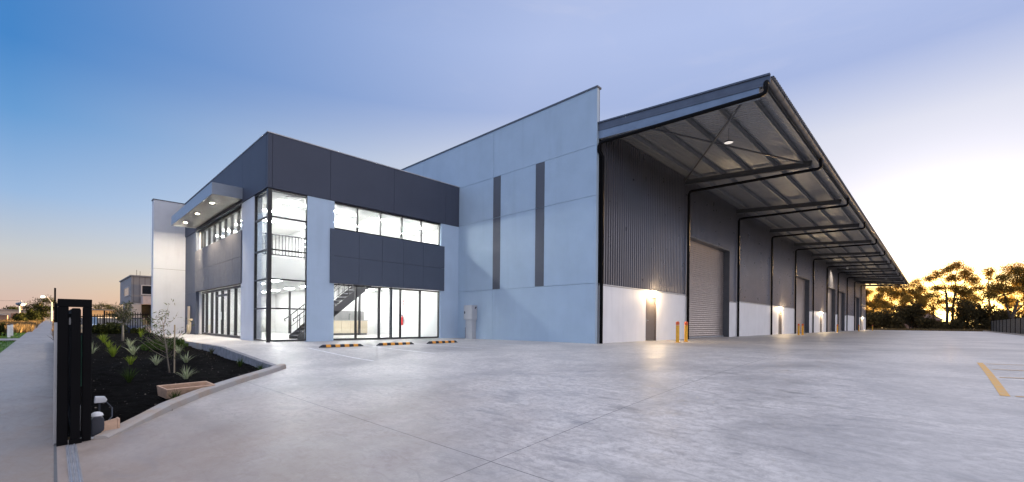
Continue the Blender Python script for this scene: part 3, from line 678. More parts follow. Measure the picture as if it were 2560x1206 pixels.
for x, y in ((-19.7, 7.0), (-22.0, 9.0), (-24.0, 12.6)):
    m = MB(); m.box(x-.22, x+.22, y-.22, y+.22, 6.03, 6.05); m.build('air_vent', 'vent_grey', of)
for x, y in ((-25.0, 12.75), (-20.1, 11.95), (-30.2, 10.6)):
    m = MB(); m.box(x-.055, x+.055, y-.055, y+.055, .005, 2.715); m.build('post', 'frame_black', of)
# staircase, balustrade and fittings seen through the glass
st = empty('staircase', (-20.9, 7.6, 0), 'dark steel open tread staircase rising behind the office glass', 'staircase')
S0, SL, NR = 7.55, .845, 20
for x in (-20.38, -21.38):
    m = MB(); m.prism([(S0-.05, .005), (S0+.34, .005), (S0+4.45, 3.42), (S0+4.45, 3.70), (S0+4.28, 3.70), (S0-.05, .17)], 'X', x-.025, x+.025); m.build('stringer', 'frame_black', st)
for k in range(NR-1):
    m = MB(); z = (k+1)*3.7/NR; y = S0+.02+k*.219; m.box(-21.35, -20.41, y, y+.25, z-.04, z); m.build('tread', 'steel_dark', st)
for x in (-20.36, -21.40):
    m = MB(); a, b = (x, S0-.1, .98), (x, S0+4.3, .98+4.4*SL)
    m.tube([(x, S0-.22, .80), (x, S0-.26, .90), (x, S0-.16, .95), b], .024)
    m.tube([(x, S0, .55), (x, S0+4.3, .55+4.3*SL)], .014, 6)
    for k in range(16):
        y = S0+.03+k*.28; m.tube([(x, y, .05+max(0, y-S0)*SL+.1), (x, y, .98+(y-S0+.1)*SL)], .014 if k % 4 else .022, 6)
    m.build('handrail', 'frame_black', st, smooth=True)
bl = empty('balustrade', (-21.55, 6.2, 3.7), 'black picket balustrade along the upper floor edge behind the corner glass', 'balustrade')
m = MB(); m.tube([(-21.55, 6.2, 4.72), (-21.55, 12.3, 4.72)], .032); m.tube([(-21.55, 12.3, 4.72), (-19.3, 12.5, 4.72)], .024); m.build('top_rail', 'frame_black', bl)
m = MB(); m.box(-21.575, -21.525, 6.2, 12.3, 3.78, 3.83); m.build('bottom_rail', 'frame_black', bl)
m = MB()
for y in np.arange(6.25, 12.3, .14): m.box(-21.562, -21.538, y-.013, y+.013, 3.831, 4.69)
m.build('pickets', 'frame_black', bl)
for y in (6.22, 8.2, 10.2, 12.2):
    m = MB(); m.box(-21.60, -21.575, y-.02, y+.02, 3.705, 4.70); m.build('post', 'frame_black', bl)
kb = empty('kitchen_bench', (-25.3, 12.2, 0), 'cream kitchen bench with grey top and black tap behind the office glass', 'kitchen bench')
m = MB(); m.box(-25.55, -25.05, 11.1, 13.3, .12, .86); m.build('cabinet', 'bench_cream', kb)
for k in range(4):
    m = MB(); m.box(-25.045, -25.025, 11.12+k*.545, 11.12+k*.545+.53, .14, .84); m.build('cupboard_door', 'bench_cream', kb)
m = MB(); m.box(-25.58, -25.0, 11.05, 13.35, .862, .90); m.build('benchtop', 'benchtop_grey', kb)
m = MB(); m.box(-25.54, -25.12, 11.1, 13.3, .006, .118); m.build('kickboard', 'kick_dark', kb)
m = MB(); m.box(-25.598, -25.585, 11.05, 13.35, .905, 1.45); m.build('splashback', 'splash_grey', kb)
m = MB(); m.tube([(-25.4, 12.3, .90), (-25.4, 12.3, 1.22), (-25.34, 12.3, 1.27), (-25.22, 12.3, 1.25)], .015); m.build('tap', 'frame_black', kb)
fx = empty('fire_extinguisher', (-22.55, 14.15, .62), 'red fire extinguisher hanging on the white ground floor wall', 'fire extinguisher')
m = MB(); m.lathe([(.001,0),(.06,.01),(.065,.03),(.065,.36),(.045,.44),(.025,.50),(.025,.55)], (0,0,0), 16); m.build('cylinder', 'red_paint', fx, world=False, smooth=True)
m = MB(); m.box(-.02,.02,-.05,.06,.55,.58); m.box(-.015,.015,-.06,.06,.60,.615); m.tube([(.02,0,.56),(.1,0,.5),(.11,0,.2)], .012); m.build('valve', 'dark_plastic', fx, world=False)
def wall_sign(x, y, z, w_, h_, label):
    r = empty('fire_sign', (x, y, z), label, 'sign')
    m = MB(); m.box(-w_/2, w_/2, -.012, -.004, -h_/2, h_/2); m.build('plate', 'red_paint', r, world=False)
    m = MB(); m.lathe([(.001, -.06), (.028, -.055), (.03, .03), (.012, .06)], (0,0,0), 10); m.v = [(p[0], -.013+p[1]*.02-.002, p[2]*.9) for p in m.v]; m.build('symbol', 'sign_white', r, world=False)
wall_sign(-22.55, 14.245, 1.95, .16, .26, 'red fire sign on the ground floor wall above the extinguisher')
wall_sign(-20.2, 15.155, 5.02, .18, .30, 'red fire sign on the upper floor wall behind the end window')
m = MB(); m.box(-23.1, -23.02, 14.235, 14.248, 1.15, 1.27); tag(m.build('switch_plate', 'vent_grey'), 'small grey switch plate on the white ground floor wall', 'switch plate')
ex = empty('exit_sign', (-20.6, 13.05, 5.62), 'green and white running man exit sign hanging from the upper ceiling', 'exit sign')
m = MB(); m.box(-.02, .02, -.19, .19, 0, .24); m.build('sign_body', 'exit_green', ex, world=False)
m = MB(); X_ = .024
def gly(pts, wd): 
    for p, q in zip(pts[:-1], pts[1:]): m.bar((X_, p[0], p[1]), (X_, q[0], q[1]), wd, .004, up=(1,0,0))
m.lathe([(.001,0),(.02,0)], (0,0,0), 10); m.v = [(X_, -.085+p[0], .185+p[1]) for p in m.v]
gly([(-.085,.16),(-.10,.105)], .028); gly([(-.10,.105),(-.07,.07),(-.08,.03)], .02); gly([(-.10,.105),(-.13,.07),(-.165,.065)], .02); gly([(-.085,.15),(-.05,.12),(-.03,.135)], .014); gly([(-.085,.15),(-.125,.14),(-.14,.11)], .014)
gly([(.03,.12),(.15,.12)], .026); gly([(.11,.165),(.155,.12),(.11,.075)], .026); m.build('pictogram', 'exit_white', ex, world=False)
m = MB(); m.tube([(0,-.1,.24),(0,-.1,.43)], .006); m.tube([(0,.1,.24),(0,.1,.43)], .006); m.build('hanger', 'vent_grey', ex, world=False)

# ------------------------------------------------------------------ things in the yard
def wheel_stop_tree():
    r = empty('wheel_stop', (0,0,0), 'x', 'wheel stop', 'wheel stops before the office')
    pr_ = [(-.075,0),(.075,0),(.06,.06),(.035,.10),(-.035,.10),(-.06,.06)]; m = MB()
    m.prism(pr_, 'Y', -.70, .70)
    def endcap(s):
        q = [(p[0], s*.70, p[1]) for p in pr_]+[(p[0]*.85, s*.82, p[1]*.25) for p in pr_]; n = 6
        m.add(q, [(i, (i+1) % n, n+(i+1) % n, n+i) for i in range(n)]+[tuple(range(n, 2*n))])
    endcap(1); endcap(-1); m.build('body', 'rubber_black', r, world=False)
    big = [(-.0765,.004),(-.0765+.000,.004)]
    for k in range(4):
        y = -.51+k*.34; m = MB(); q = [(-.078,.004),(.078,.004),(.063,.0615),(.0365,.1025),(-.0365,.1025),(-.063,.0615)]; m.prism(q, 'Y', y-.085, y+.085); m.build('reflector', 'reflective_orange', r, world=False)
    return r
ws = wheel_stop_tree()
for k, (x, y, lb) in enumerate(((-16.05, 7.50, 'black wheel stop with orange bands nearest the corner glazing'), (-15.65, 9.55, 'black wheel stop with orange bands in front of the middle office panes, between two others'), (-15.35, 11.65, 'black wheel stop with orange bands nearest the warehouse end wall'))):
    o = ws if k == 0 else copy_tree(ws); o.location = (x, y, float(ground(x, y))+.002); o['label'] = lb; o.rotation_euler = (0, 0, R((-4, -2, 2)[k]))
bo = empty('bollard', (0,0,0), 'x', 'bollard', 'yellow steel bollards along the warehouse')
m = MB(); m.lathe([(.075,0),(.075,.78)], (0,0,0), 18); m.lathe([(.13,0),(.13,.012),(.075,.0125)], (0,0,0), 18); m.build('post', 'yellow_paint', bo, world=False, smooth=False)
m = MB(); m.lathe([(.0775,.79),(.0775,.90),(.06,.935),(.03,.95),(.001,.953)], (0,0,0), 18); m.build('cap', 'orange_band', bo, world=False, smooth=True)
m = MB(); m.lathe([(.0757,.72),(.0757,.76)], (0,0,0), 18); m.build('reflective_band', 'reflective_orange', bo, world=False)
for k, (x, y, lb) in enumerate(((-8.36, 19.38, 'yellow bollard nearest the concrete end wall, by the first brown door'), (-8.49, 20.62, 'yellow bollard between the first brown door and the first roller door'),
    (-8.37, 43.45, 'yellow bollard, nearer one of the close pair by the second roller door'), (-8.22, 44.2, 'yellow bollard, farther one of the close pair by the second roller door'), (-8.35, 63.3, 'lone yellow bollard before the third roller door'),
    (-8.11, 80.6, 'lone yellow bollard before the last roller door'), (-7.98, 97.7, 'farthest yellow bollard, standing clear of the building end'))):
    o = bo if k == 0 else copy_tree(bo); o.location = (x, y, 0); o['label'] = lb
cb = empty('electrical_cabinet', (-17.6, 15.38, 0), 'pale grey electrical cabinet on a pedestal against the end wall', 'cabinet')
m = MB(); m.box(-17.95, -17.42, 15.10, 15.38, -.05, .96); m.build('pedestal', 'box_grey', cb, bevel=.01)
m = MB(); m.box(-18.02, -17.34, 15.03, 15.38, .962, 1.72); bx_ = m.build('upper_box', 'box_grey', cb, bevel=.01)
m = MB(); m.box(-17.98, -17.38, 15.016, 15.028, 1.0, 1.68); dd = m.build('door', 'box_grey', bx_, bevel=.004)
m = MB(); m.box(-17.94, -17.88, 14.995, 15.014, 1.28, 1.40); m.build('latch', 'dark_plastic', cb)
m = MB(); m.tube([(-17.30, 15.2, 1.55), (-17.22, 15.2, 1.62)], .03); m.build('gland', 'dark_plastic', cb)
m = MB(); m.tube([(-18.2, 15.33, -.03), (-18.2, 15.33, .55)], .03); tag(m.build('drain_pipe', 'pipe_black'), 'short black pipe stub beside the electrical cabinet', 'pipe')

# ------------------------------------------------------------------ gate, fence and garden fittings
GZ = -.775
gf = empty('gate_portal', (-7.95, .19, GZ), 'tall black gate guide frame of two posts and a crossbeam at the footpath edge', 'gate frame')
for y0, y1 in ((.035, .135), (.262, .348)):
    m = MB(); m.box(-8.0, -7.90, y0, y1, GZ-.05, .979); m.build('post', 'gate_black', gf, bevel=.006)
m = MB(); m.box(-8.0, -7.90, .035, .348, .98, 1.08); m.build('crossbeam', 'gate_black', gf, bevel=.006)
for y, z in ((.146, .80), (.254, .80)):
    m = MB(); m.tube([(-7.95, y, z-.045), (-7.95, y, z+.045)], .009, 10); m.tube([(-7.95, y, z-.03), (-7.95, y, z+.03)], .011, 10); m.build('guide_roller', 'white_plastic', gf)
sg = empty('sliding_gate', (-8.0, .20, GZ), 'black sliding gate leaf standing open end on inside its guide frame', 'gate')
m = MB()
pts = [(.157, GZ+.05), (.245, GZ+.05), (.245, .94), (.235, .965), (.167, .965), (.157, .94)]; m.prism(pts, 'X', -7.96, -7.87); m.build('end_stile', 'gate_black', sg, bevel=.004)
m = MB()
for z in (-.66, .9): m.box(-14.6, -7.965, .165, .237, z, z+.06)
m.box(-14.67, -14.602, .165, .237, GZ+.06, .965); m.build('rail', 'gate_black', sg)
m = MB()
for x in np.arange(-14.5, -8.1, .13): m.box(x-.012, x+.012, .188, .214, -.599, .899)
m.build('infill_bars', 'gate_black', sg)
m = MB(); m.box(-7.90, -7.845, .145, .262, GZ+.006, GZ+.075); m.build('wheel_cover', 'gate_black', sg)
m = MB(); m.box(-14.5, -7.98, .240, .252, -.62, -.30); m.build('drive_rack', 'galvanised', sg)
m = MB(); m.tube([(-7.93, .253, -.04), (-7.93, .253, .62)], .007); m.build('cable_tie', 'hose_green', sg)
tk = empty('gate_track', (-7.0, .18, -.77), 'grooved steel gate track set across the driveway from the gate', 'gate track')
for nm, y0, y1, h, mt in (('channel', .115, .215, .004, 'edging_concrete'), ('rail', .128, .140, .010, 'galvanised'), ('rail', .186, .198, .010, 'galvanised'), ('rail', .158, .164, .007, 'galvanised')):
    m = MB()
    for x in np.arange(-7.84, 6.9, .5): a = float(ground(x, .16)); m.box(x+.002, x+.498, y0, y1, a-.02, a+h)
    m.build(nm, mt, tk)
ff = empty('front_fence', (-12, .05, -.7), 'black picket fence along the footpath seen end on beside the gate frame', 'fence')
m = MB()
for x in np.arange(-35.5, -8.2, .13):
    z = float(path_z(x)); m.box(x-.011, x+.011, .015, .037, z+.05, z+1.80)
m.build('pickets', 'gate_black', ff)
for dz in (.25, 1.55):
    m = MB()
    for x in np.arange(-35.6, -9.0, 2.7): a, b = float(path_z(x)), float(path_z(x+2.7)); m.bar((x, .055, a+dz), (x+2.69, .055, b+dz), .03, .035)
    m.build('rail', 'gate_black', ff)
m = MB(); m.box(-8.12, -8.06, .005, .040, -.78, .78); m.build('post', 'galvanised', ff)
m = MB(); m.box(-8.13, -8.07, .004, .022, .80, 1.22); m.build('finial', 'gate_black', ff)
bf = empty('boundary_fence', (-35.6, 2.1, -.4), 'black spear top boundary fence between the garden bed and the neighbouring lot', 'fence')
for (ya, yb, zt) in ((.2, 2.06, 1.0), (2.14, 4.15, 1.16)):
    m = MB(); m.box(-35.62, -35.58, ya, yb, zt-.07, zt-.01); m.box(-35.62, -35.58, ya, yb, -.25, -.21); m.build('rail', 'gate_black', bf)
    m = MB()
    for y in np.arange(ya+.06, yb, .118):
        m.box(-35.578, -35.542, y-.019, y+.019, -.38, zt+.07); m.add([(-35.565-.012, y-.012, zt+.071), (-35.565+.012, y-.012, zt+.071), (-35.565+.012, y+.012, zt+.071), (-35.565-.012, y+.012, zt+.071), (-35.565, y, zt+.14)], [(0,1,4),(1,2,4),(2,3,4),(3,0,4)])
    m.build('pickets', 'gate_black', bf)
m = MB(); m.box(-35.65, -35.57, 2.065, 2.135, -.6, 1.34); m.build('post', 'gate_black', bf)
def trough(loc, rz, l, d, h, label, name='planter_trough', mat_='sandstone', taper=.82):
    r = empty(name, loc, label, 'planter', rz=rz); m = MB(); a, b = l/2, d/2; t_ = .035
    o0 = [(-a*.9,-b*taper,0),(a*.9,-b*taper,0),(a*.9,b*taper,0),(-a*.9,b*taper,0)]; o1 = [(-a,-b,h),(a,-b,h),(a,b,h),(-a,b,h)]
    i1 = [(-a+t_,-b+t_,h),(a-t_,-b+t_,h),(a-t_,b-t_,h),(-a+t_,b-t_,h)]; i0 = [(p[0]*.9,p[1]*.85,.04) for p in i1]
    q = [(0,1,5,4),(1,2,6,5),(2,3,7,6),(3,0,4,7),(4,5,9,8),(5,6,10,9),(6,7,11,10),(7,4,8,11),(8,9,13,12),(9,10,14,13),(10,11,15,14),(11,8,12,15),(0,3,2,1),(12,13,14,15)]
    m.add(o0+o1+i1+i0, q); m.build('trough_body', mat_, r, world=False, bevel=.006, recalc=False)
    m = MB(); m.box(-a*.84, a*.84, -b*.74, b*.74, .045, .06); m.build('soil', 'mulch_dark', r, world=False)
    return r
tr_ = trough((-10.34, 1.76, -.60), R(117), .95, .27, .19, 'long tan stone planter trough lying on the dark mulch beside the kerb'); tr_.rotation_euler = (R(14), R(2), R(117))
# operator box: broken stone surround, motor and base plate
ob = empty('stone_surround', (-8.2, .52, -.765), 'broken tan stone surround standing beside the gate motor', 'stone surround')
m = MB(); m.prism([(-.15,0),(.13,0),(.10,.23),(-.15,.21)], 'Y', .10, .125); m.build('back_slab', 'sandstone', ob, world=False, bevel=.004)
m = MB(); m.add([(.08,-.07,0),(.135,-.07,0),(.135,.098,0),(.08,.098,0),(.05,-.05,.20),(.10,-.05,.20),(.10,.098,.235),(.05,.098,.235)], [(0,3,2,1),(4,5,6,7),(0,1,5,4),(1,2,6,5),(2,3,7,6),(3,0,4,7)]); m.build('side_slab', 'sandstone', ob, world=False, bevel=.004)
gm = empty('gate_motor', (-8.2, .415, -.765), 'dark gate motor on a white base plate beside the gate frame', 'motor')
m = MB(); m.box(-.20, .22, -.08, .12, 0, .025); m.build('base_plate', 'white_plastic', gm, world=False, bevel=.006)
m = MB(); m.prism([(-.06,.026),(.075,.026),(.07,.25),(.04,.29),(-.03,.29),(-.06,.25)], 'X', -.04, .12); m.build('motor_body', 'dark_plastic', gm, world=False, bevel=.012)
m = MB(); m.lathe([(.07,.291),(.06,.32),(.03,.34),(.001,.345)], (.04,0,0), 14); m.build('motor_cap', 'white_plastic', gm, world=False, smooth=True)
m = MB(); m.box(-.18, -.06, .0, .10, .026, .11); m.build('control_box', 'vent_grey', gm, world=False)
fl = empty('path_light', (-9.3, .50, -.66), 'small white hooded garden light in the mulch behind the gate frame', 'garden light')
m = MB(); m.prism([(-.06,.20),(.07,.20),(.09,.24),(.06,.29),(-.05,.30)], 'X', -.05, .05); m.build('lamp_head', 'white_plastic', fl, world=False, bevel=.01)
m = MB(); m.tube([(0,0,-.05),(0,0,.2)], .012); m.build('stem', 'dark_plastic', fl, world=False)
m = MB(); m.tube([(0,.08,.2),(.1,.14,.12),(.4,.12,.03),(.7,.04,.0),(1.0,-.02,-.02)], .008, 6); m.build('cable', 'dark_plastic', fl, world=False)
hy = empty('fire_booster', (-32.4, 5.55, -.08), 'cream painted fire booster pipework standing behind the white blade wall', 'fire booster')
m = MB(); m.box(-.35, -.05, .08, .16, 0, 1.72); m.build('backing_board', 'bench_cream', hy, world=False)
m = MB(); m.tube([(.0,0,.12),(.5,0,.12),(.78,0,.18),(.95,0,.35),(.98,0,.85),(.95,0,.95)], .05, 10); m.tube([(.2,0,.14),(.2,0,.6),(.55,0,.6),(.55,0,.15)], .045, 10); m.build('pipe', 'cream_pipe', hy, world=False, smooth=True)
m = MB(); m.lathe([(.001,.98),(.12,.97),(.13,.88),(.05,.84)], (.92,0,0), 12); m.build('valve', 'cream_pipe', hy, world=False, smooth=True)

# ------------------------------------------------------------------ planting in the garden bed
def spiky(x, y, n, L, wd, mat, label, name='spiky_plant', cat='plant', spread=1.0, group=None, seed=0, bend=.5):
    rg = np.random.default_rng(seed+int(abs(x)*100)); z = float(garden_z(x, y))-.015
    r = empty(name, (x, y, z), label, cat, group); V = []; F = []
    for k in range(n):
        a = rg.uniform(0, 6.283); tilt = rg.uniform(.15, 1.15)*spread; l = L*rg.uniform(.55, .98); b = len(V); w0 = wd*rg.uniform(.7, 1.2)
        d = np.array([math.cos(a), math.sin(a), 0]); s = np.array([-math.sin(a), math.cos(a), 0]); p = d*rg.uniform(0, .03); an = math.pi/2-tilt*.55
        for q in range(5):
            t_ = q/4; ww = w0*(1-t_)**.6*(.6+.4*min(1, t_*4)); V += [p-s*ww/2, p+s*ww/2]
            p = p + (d*math.cos(an)+np.array([0,0,1])*math.sin(an))*l/4; an -= bend*tilt*.45
        for q in range(4): F.append([b+2*q, b+2*q+1, b+2*q+3, b+2*q+2])
    np_mesh('leaves', np.array(V), np.array(F), mat, r); return r
VG = 'pale variegated plants in the garden bed'
for x, y, L, n, lb in ((-15.96, 2.03, .43, 34, 'pale spiky plant left of the stake of the young tree'), (-16.32, 2.78, .46, 38, 'pale spiky plant right of the stake of the young tree'), (-12.51, 2.14, .42, 34, 'pale spiky plant nearest the stone planter trough'),
    (-19.65, 1.89, .56, 40, 'pale spiky plant in the middle of the bed beside the lime grass'), (-23.85, 2.19, .5, 34, 'pale spiky plant in front of the pale trunked sapling'), (-19.79, 3.14, .42, 30, 'pale spiky plant half hidden behind the staked young tree'),
    (-20.6, .92, .52, 24, 'pale spiky plant half hidden by the gate frame')):
    spiky(x, y, n, L, .026, 'leaf_variegated', lb, group=VG)
for x, y, L, n, lb in ((-19.1, 1.34, .52, 90, 'bright lime grass clump, largest of the lime clumps'), (-16.27, 1.51, .35, 60, 'lime green grass clump lower down beside the pale plants'), (-25.74, 1.5, .5, 80, 'lime green grass clump at the far end of the bed'), (-23.5, 1.5, .42, 60, 'lime green grass clump between two larger clumps')):
    spiky(x, y, n, L, .016, 'leaf_lime', lb, 'lime_grass', 'grass clump', .8, 'lime grass clumps in the garden bed')
for x, y, L, n, mt, lb in ((-12.97, 1.18, .45, 80, 'leaf_green', 'green grassy clump alone on the bare mulch'), (-9.72, 1.50, .28, 70, 'leaf_green', 'small green grassy clump in front of the stone trough'),
    (-19.0, 4.0, .36, 60, 'leaf_olive', 'olive grassy clump against the grey garden edging'), (-14.5, 3.75, .36, 60, 'leaf_green', 'green grassy clump below the office end of the edging'), (-13.2, 3.9, .36, 60, 'leaf_green', 'green grassy clump in the near corner of the kerb and edging'),
    (-23.0, 3.8, .5, 60, 'leaf_olive', 'olive grassy clump before the entrance paving'), (-30.2, 3.2, .6, 50, 'leaf_lime', 'yellow green tuft at the foot of the white blade wall')):
    spiky(x, y, n, L, .014, mt, lb, 'grass_clump', 'grass clump', .75)
def leaves_at(P, size, rg, flat=.5, aspect=.45):
    n = len(P); a = rg.normal(size=(n, 3)); a /= np.linalg.norm(a, axis=1)[:, None]; b = rg.normal(size=(n, 3)); b = np.cross(a, b); b /= np.linalg.norm(b, axis=1)[:, None]
    s = size*rg.uniform(.6, 1.3, n)[:, None]; a = a*s; b = b*s*aspect
    V = np.concatenate([P-a, P+b*.9, P+a, P-b*.9]); i = np.arange(n); return V, np.stack([i, i+n, i+2*n, i+3*n], 1)
def sapling(x, y, H, label, nb, leaf, mat, tmat, rt, lean=(0, 0), seed=1, spread=.45, nl=26, base=.25):
    rg = np.random.default_rng(seed); z = float(garden_z(x, y))-.03
    r = empty('young_tree', (x, y, z), label, 'tree'); m = MB(); top = Vector((lean[0], lean[1], H*.8))
    m.tube([(0,0,0), tuple(top*.35+Vector((.01,0,0))), tuple(top*.7), tuple(top)], [rt, rt*.8, rt*.55, rt*.25], 6); P = []
    for k in range(nb):
        t_ = base+(1-base)*rg.random(); p = top*t_; a = rg.uniform(0, 6.283); l = spread*(1.15-t_*.5)*rg.uniform(.5, 1.1)
        q = p+Vector((math.cos(a)*l, math.sin(a)*l, l*rg.uniform(.5, 1.3))); mid = (p+q)/2+Vector((0,0,-.04)); m.tube([p, mid, q], [rt*.35, rt*.25, rt*.1], 4)
        for j in range(nl):
            t2 = .3+.75*rg.random(); P.append(np.array(p.lerp(q, t2))+rg.normal(0, .035+spread*.06, 3))
    m.build('trunk', tmat, r, world=False, smooth=True); V, F = leaves_at(np.array(P), leaf, rg, aspect=.24); np_mesh('foliage', V, F, mat, r)
    return r
sapling(-14.35, 2.1, 1.8, 'thin young tree with sparse foliage tied beside a wooden stake', 26, .050, 'leaf_sapling', 'bark_pale', .018, (-.16, -.14), 5, .60, 17, .25)
sapling(-26.7, 2.2, 1.9, 'young tree with a pale straight trunk at the back of the garden bed', 26, .06, 'leaf_olive', 'bark_pale', .05, (0, 0), 8, .55, 40, .45)
m = MB(); z = float(garden_z(-14.15, 2.16)); m.tube([(-14.15, 2.17, z-.1), (-14.15, 2.17, z+1.24)], .016, 6); tag(m.build('garden_stake', 'stake_wood'), 'slim wooden stake standing beside the sparse young tree', 'stake')
def shrub(x, y, z, rx, ry, rz_, n, leaf, mat, label, name='shrub', seed=0, group=None, lumps=9):
    """many small leaf faces through an uneven crown made of several lobes, on short stems"""
    rg = np.random.default_rng(seed+77); r = empty(name, (x, y, z), label, 'shrub', group); P = []
    lob = [(rg.uniform(-.6, .6)*rx, rg.uniform(-.6, .6)*ry, rg.uniform(.06, .8)*rz_, rg.uniform(.35, .6)) for _ in range(lumps)]
    for cx, cy, cz, s in lob:
        k = n//lumps; d = rg.normal(size=(k, 3)); d /= np.linalg.norm(d, axis=1)[:, None]; rr = rg.random(k)**.35
        p = d*rr[:, None]*np.array([rx*s, ry*s, rz_*s*.75]) + np.array([cx, cy, cz]); P.append(p)
    P = np.concatenate(P); P[:, 2] = np.abs(P[:, 2]); V, F = leaves_at(P, leaf, rg, aspect=.6); np_mesh('foliage', V, F, mat, r)
    m = MB()
    for k in range(5): cx, cy, cz, s = lob[k]; m.tube([(cx*.1, cy*.1, -.1), (cx*.6, cy*.6, cz*.5), (cx, cy, cz)], [.02+.015*rz_, .012*rz_, .004*rz_], 5)
    m.build('stems', 'bark_brown', r, world=False); return r
shrub(-22.0, 3.0, float(garden_z(-22.0, 3.0))-.05, 1.4, .8, .40, 1500, .06, 'leaf_green', 'low dark green spreading shrub on the crest of the garden bed', seed=1)
shrub(-34.3, 2.3, -.35, 1.0, .9, .85, 1500, .09, 'leaf_dark', 'dark rounded shrub against the boundary fence', seed=2)
shrub(-33.8, 3.6, -.35, .6, .6, .7, 700, .08, 'leaf_dark', 'small dark shrub by the foot of the blade wall and fence', seed=3)

# ------------------------------------------------------------------ the street on the left
def post(x, y, h, label):
    r = empty('service_post', (x, y, float(path_z(x))-.03), label, 'post', 'white service posts on the verge'); m = MB(); m.prism([(-.07,-.07),(.07,-.07),(.07,.07),(-.07,.07)], 'Z', -.1, h); m.build('post_body', 'white_plastic', r, world=False, bevel=.012)
    m = MB(); m.prism([(-.075,-.075),(.075,-.075),(.075,.075),(-.075,.075)], 'Z', h+.001, h+.07); m.build('cap', 'dark_plastic', r, world=False, bevel=.012)
post(-43.4, -2.0, .80, 'white service post on the verge grass, nearer of two'); post(-45.6, -1.97, .80, 'white service post on the verge grass, farther of two')
shrub(-45.8, -2.75, -.5, .7, .6, 1.5, 1400, .10, 'leaf_dark', 'dark dense shrub at the left edge beside the lawn', seed=4)
shrub(-86.0, -2.9, -.1, .7, .7, 1.7, 900, .12, 'leaf_dark', 'slim dark street shrub among the dry grass, nearer one', seed=5, group='dark shrubs in the dry grass')
shrub(-92.0, -1.95, .1, .8, .8, 2.1, 900, .13, 'leaf_dark', 'taller dark street shrub among the dry grass, close to the path', seed=6, group='dark shrubs in the dry grass')
for k, (x, y, h) in enumerate(((-98, -3.4, 1.3), (-101, -2.3, 1.9), (-107, -2.0, 1.6), (-112, -2.4, 1.9))):
    shrub(x, y, .2, 1.2, 1.2, h, 700, .16, 'leaf_dark', ('low dark street shrub left of the taller pair', 'bushy dark street shrub midway to the far tree', 'rounded dark street shrub close to the path end', 'farthest dark street shrub under the big tree')[k], seed=20+k, group='dark shrubs in the dry grass')

def tree(x, y, z0, trunk, clumps, n, leaf, mat, label, bark='bark_brown', seed=0, group=None, dens=.55, name='gum_tree', flat=.75):
    """trunk: list of limb paths [(pts, r0, r1)]; clumps: (dx,dy,z,rx,ry,rz) leaf masses relative to the base"""
    rg = np.random.default_rng(seed+500); r = empty(name, (x, y, z0), label, 'tree', group); m = MB()
    for pts, r0, r1 in trunk: m.tube(pts, list(np.linspace(r0, r1, len(pts))), 7)
    fork = Vector(trunk[0][0][-1])
    P = []; tot = sum(c[3]*c[4]*c[5] for c in clumps)**1.0
    wts = np.array([(c[3]*c[4]*c[5])**.67 for c in clumps]); wts = wts/wts.sum()
    for c, wt in zip(clumps, wts):
        c0 = Vector(c[:3]); st_ = min((Vector(t_[0][-1]) for t_ in trunk), key=lambda q: (q-c0).length)
        mid = (st_+c0)/2+Vector((rg.normal(0,.3), rg.normal(0,.3), -.25)); m.tube([st_, mid, c0], [trunk[0][2]*.6, trunk[0][2]*.4, .03], 5)
        k = max(30, int(n*wt)); sub = max(4, int(k/60))
        ctr = rg.normal(size=(sub, 3)); ctr /= np.linalg.norm(ctr, axis=1)[:, None]; ctr *= (rg.random(sub)**.45)[:, None]*np.array(c[3:6])
        for s in range(sub):
            j = k//sub; q = rg.normal(0, dens, (j, 3))*np.array([1, 1, flat]); P.append(q*min(c[3], 1.2) * .62 + ctr[s]+np.array(c[:3]))
            if s % 3 == 0: m.tube([c0, tuple(Vector(tuple(ctr[s]+np.array(c[:3]))))], [.05, .02], 4, cap=False)
    P = np.concatenate(P); P = P[P[:, 2] > .3]; V, F = leaves_at(P, leaf, rg, aspect=.55)
    m.build('trunk', bark, r, world=False, smooth=True); np_mesh('crown', V, F, mat, r); return r
# far left tree and others
tree(-138.8, -1.7, .2, [([(0,0,-.5),(.2,.1,1.2),(0,0,2.2)], .35, .25)], [(-1.9,-1.9,2.9,1.3,1.3,.5),(-1.0,-1,3.6,1.2,1.2,.5),(.2,.2,4.7,1.4,1.4,.4),(1.2,1.2,4.2,1.0,1.0,.5),(1.4,1.4,3.1,1,1,.5),(0,0,2.6,1.6,1.6,.8),(0,0,1.3,2.2,2.2,1.0),(-1.2,-1.2,1.0,1,1,.9)], 6500, .13, 'leaf_dark', 'broad dark layered tree at the far end of the footpath', seed=1, name='street_tree')
tree(-196.5, -8.8, .3, [([(0,0,-.5),(0,0,2)], .3, .2)], [(0,0,3.0,1.7,1.7,.7)], 1200, .2, 'leaf_dark', 'dark rounded tree top showing above the long shed roof', seed=2, name='street_tree')
tree(-108.7, 6.4, -.1, [([(0,0,-.5),(0,0,2)], .2, .12)], [(-1,-1,3.0,.6,.6,.45),(.1,.1,3.4,.8,.8,.4),(.9,.9,3.0,.6,.6,.4),(0,0,2.4,1.2,1.2,.6),(1.6,1.6,2.0,1.2,1.2,.7)], 2600, .10, 'leaf_dark', 'loose dark tree behind the orange block building', seed=3, name='street_tree')
tree(-80, 6.2, -.4, [([(0,0,-.2),(0,0,1.2)], .12, .08)], [(0,0,1.6,1.0,1.0,.8),(.8,.8,1.2,.8,.8,.7)], 1500, .10, 'leaf_olive', 'olive green tree between the orange block and the neighbouring office', seed=4, name='street_tree')
def bldg(name, loc, label, cat='building'): return empty(name, loc, label, cat)
sh = bldg('long_shed', (-165, -6, 0), 'long low beige shed far off across the road')
